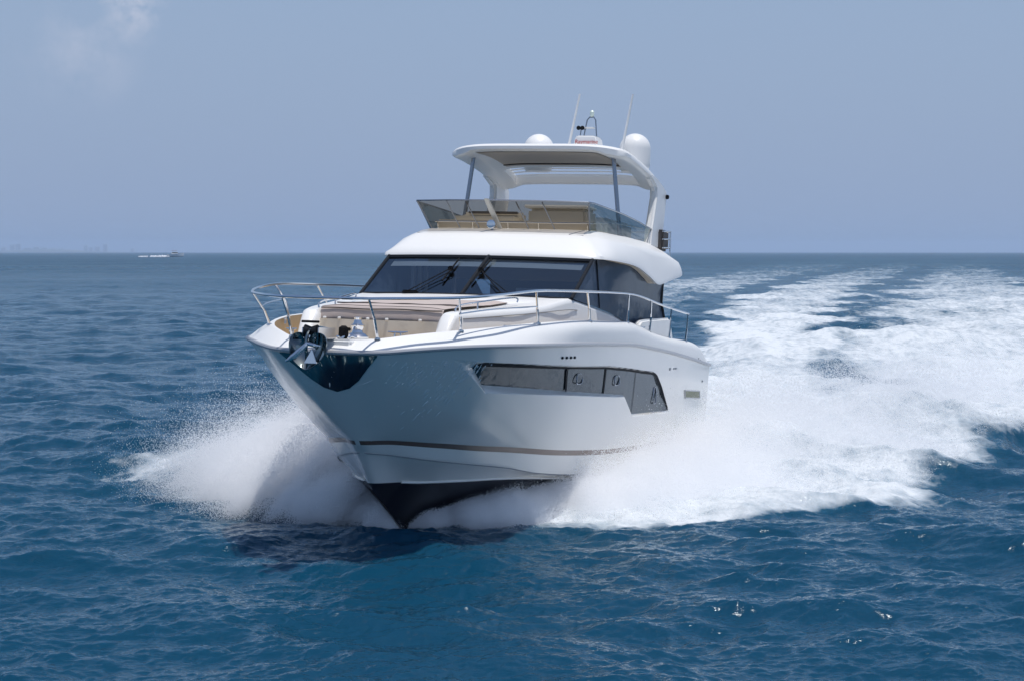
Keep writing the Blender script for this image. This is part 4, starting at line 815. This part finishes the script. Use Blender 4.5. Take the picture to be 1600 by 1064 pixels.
# broken water tossed up along the ridges of the wash
r = np.random.default_rng(21); n = 2600000
xw = 2.5+24*r.random(n)**1.2; yw = 39+.75*(xw-6)+r.normal(size=n)*2.4-1.0; bil = vnoise(xw, yw, 2.2, 51, 4); zz = (.20+3.6*np.clip(bil-.34, 0, 1))*(1-sst(16, 27, xw))*sst(2.5, 5, xw)
zw = zz*r.random(n)**.8*1.15*(r.random(n) < .5)**1+.20*r.random(n)**2+.55*np.exp(-((yw-(39+.75*(xw-6)))/3.2)**2)*(1-sst(16, 26, xw))*sst(2.5, 6, xw); ok = zz > .12
ok &= bands(yw, xw, FOAM_ROWS) > .55
P = np.stack([xw, yw, zw], -1)[ok]
L = (P-BO) @ BR; ok = ~((np.abs(L[:, 1]) < 2.6) & (L[:, 0] > -13.6))
droplets('wash_spray', P[ok], .0025+.005*r.random(int(ok.sum()))**3, 'white broken water tossed up along the wash to the right of the yacht')

# ------------------------------------------------------------------ far things: a small motorboat and the coast
FB = bpy.data.objects.new('small_motorboat', None); COL.objects.link(FB); FB.location = (-278, 1480, .6); FB.rotation_euler = (0, 0, R_(-4)); FB.scale = (1.3, 1.3, 1.5)
tag(FB, 'tiny white motorboat running along the far horizon at the left', 'boat')
rows = []
for t in np.linspace(0, 1, 14):
    x = -5+10.2*t; w_ = 1.5*(1-max(0, (t-.55)/.45)**2.2)+.02; zt = 1.2+.8*t**2; rows.append([(x+.6*(t > .9)*(t-.9)*10, w_*s, z) for s, z in ((-1, zt), (-.85, .25), (0, -.3+.3*t), (.85, .25), (1, zt))])
P = np.array(rows); b = MB(); b.add(P.reshape(-1, 3), gridF(14, 5)); b.add([P[0, i] for i in range(5)], [(0, 1, 2, 3, 4)])
b.add(np.concatenate([P[:, 0], P[:, 4]]), [(i, i+1, 14+i+1, 14+i) for i in range(13)]); b.build('hull', M['gel'], FB)
b = MB(); b.prism([(-2.2, 1.2), (2.2, 1.4), (1.2, 2.5), (-1.6, 2.5)], -1.1, 1.1, .08); b.build('cabin', M['gel'], FB)
b = MB(); b.prism([(-1.5, 1.75), (1.95, 1.75), (1.45, 2.3), (-1.5, 2.3)], -1.13, 1.13, .02); b.build('cabin_window', M['hwin'], FB)
b = MB(); b.box((-.4, 0, 3.3), (2.8, 2.2, .1), .03); b.build('canopy', M['red'], FB)
for x, y in ((-1.6, 1), (-1.6, -1), (.8, 1), (.8, -1)):
    b = MB(); b.tube([(x, y, 2.4), (x, y, 3.3)], .05, 6); b.build('canopy_post', M['steel'], FB)
r = np.random.default_rng(3); n = 7000; q = r.random(n)**1.0; gap = (q < .33) | ((q > .38) & (q < .52) & (r.random(n) < .6)) 
X_ = FB.location.x-4-50*q; P = np.stack([X_, 1480+r.normal(size=n)*(.8+2*q)+4*q, np.abs(r.normal(size=n))*(.55-.40*q)], -1)[gap]
droplets('boat_wake', P, (.10+.22*r.random(len(P))), 'thin white wake trailing behind the tiny far motorboat')
CITY = mat('pale_concrete', (.55, .55, .55), .8, noise=.05, nscale=.02); CWIN = mat('far_window', (.10, .12, .15), .3)
r = np.random.default_rng(9); SH = 14500.0
land = [(gx(-260, SH), 0), (gx(-120, SH), 26), (gx(0, SH), 20), (gx(20, SH), 26), (gx(60, SH), 34), (gx(95, SH), 28), (gx(130, SH), 14), (gx(180, SH), 8), (gx(300, SH), 3), (gx(330, SH), -6)]
xs = np.linspace(land[0][0], land[-1][0], 120); zz = np.interp(xs, *zip(*land))+6*(vnoise(xs, xs*0, 90, 3, 3)-.5)
rows = [[(x, SH+60, -40), (x, SH+90, z-12), (x, SH+300, z-6), (x, SH+900, -40)] for x, z in zip(xs, zz)]
P = np.array(rows); b = MB(); b.add(P.reshape(-1, 3), gridF(120, 4, flip=True)); tag(b.build('coast', mat('coast_land', (.16, .18, .13), .9, noise=.3, nscale=.01)), 'low hazy coast on the horizon at the far left', 'coast', kind='structure')
BL = [(18, 26, 72), (27, 35, 80), (3, 12, 48), (39, 52, 45), (54, 64, 52), (66, 76, 48), (78, 90, 40), (92, 104, 36), (133, 139, 66), (141, 147, 50), (150, 158, 54), (163, 170, 74), (206, 211, 40)]
def looks(i, p0, p1, h_):
    k = ['tallest of the twin hazy towers far left on the coast', 'broad hazy tower at the far left, right one of the twin', 'low hazy block at the very left edge of the horizon', 'long low hazy block just right of the twin towers', 'hazy block in the middle of the left coast row', 'hazy block right of the middle of the coast row', 'low hazy block near the end of the coast row', 'lowest hazy block where the coast row ends', 'slim hazy tower left of the small group', 'short hazy block beside the slim tower', 'squat hazy block before the last tower', 'last slim hazy tower of the small group', 'lone tiny hazy block above the far boat wake', 'hazy block just outside the left edge']
    return k[i]
for i, (p0, p1, h_) in enumerate(BL):
    xc = gx((p0+p1)/2, SH+200); wd = (p1-p0)/2800*SH*.92; t = bpy.data.objects.new('coast_building', None); COL.objects.link(t); t.location = (xc, SH+200, -10)
    tag(t, looks(i, p0, p1, h_), 'building', 'hazy buildings on the far coast')
    b = MB(); b.box((0, 0, h_/2), (wd, 30, h_), .4); b.build('wall', CITY, t)
    b = MB(); b.box((wd*.1, 0, h_+2), (wd*.4, 14, 4), .3); b.build('roof', CITY, t)
    nf = int(h_/7)
    for f in range(nf):
        b = MB(); b.box((0, -15.05, 5+f*7), (wd*.86, .3, 3), 0); b.build('window', CWIN, t)
# sea air between here and the coast
b = MB(); b.box((0, 7500, 39.5), (17000, 17500, 105), 0); hz_ = b.build('haze', M['gel'], smooth=False); hz_.data.materials.clear()
hm_ = bpy.data.materials.new('sea_haze'); hm_.use_nodes = True; hn = hm_.node_tree.nodes; hn.remove(hn['Principled BSDF']); pv = hn.new('ShaderNodeVolumePrincipled')
pv.inputs['Color'].default_value = (.66, .80, 1, 1); pv.inputs['Density'].default_value = .00012; pv.inputs['Anisotropy'].default_value = .2
hm_.node_tree.links.new(pv.outputs[0], hn['Material Output'].inputs['Volume']); hz_.data.materials.append(hm_); tag(hz_, 'thin pale sea haze lying over the water', 'haze', kind='stuff')
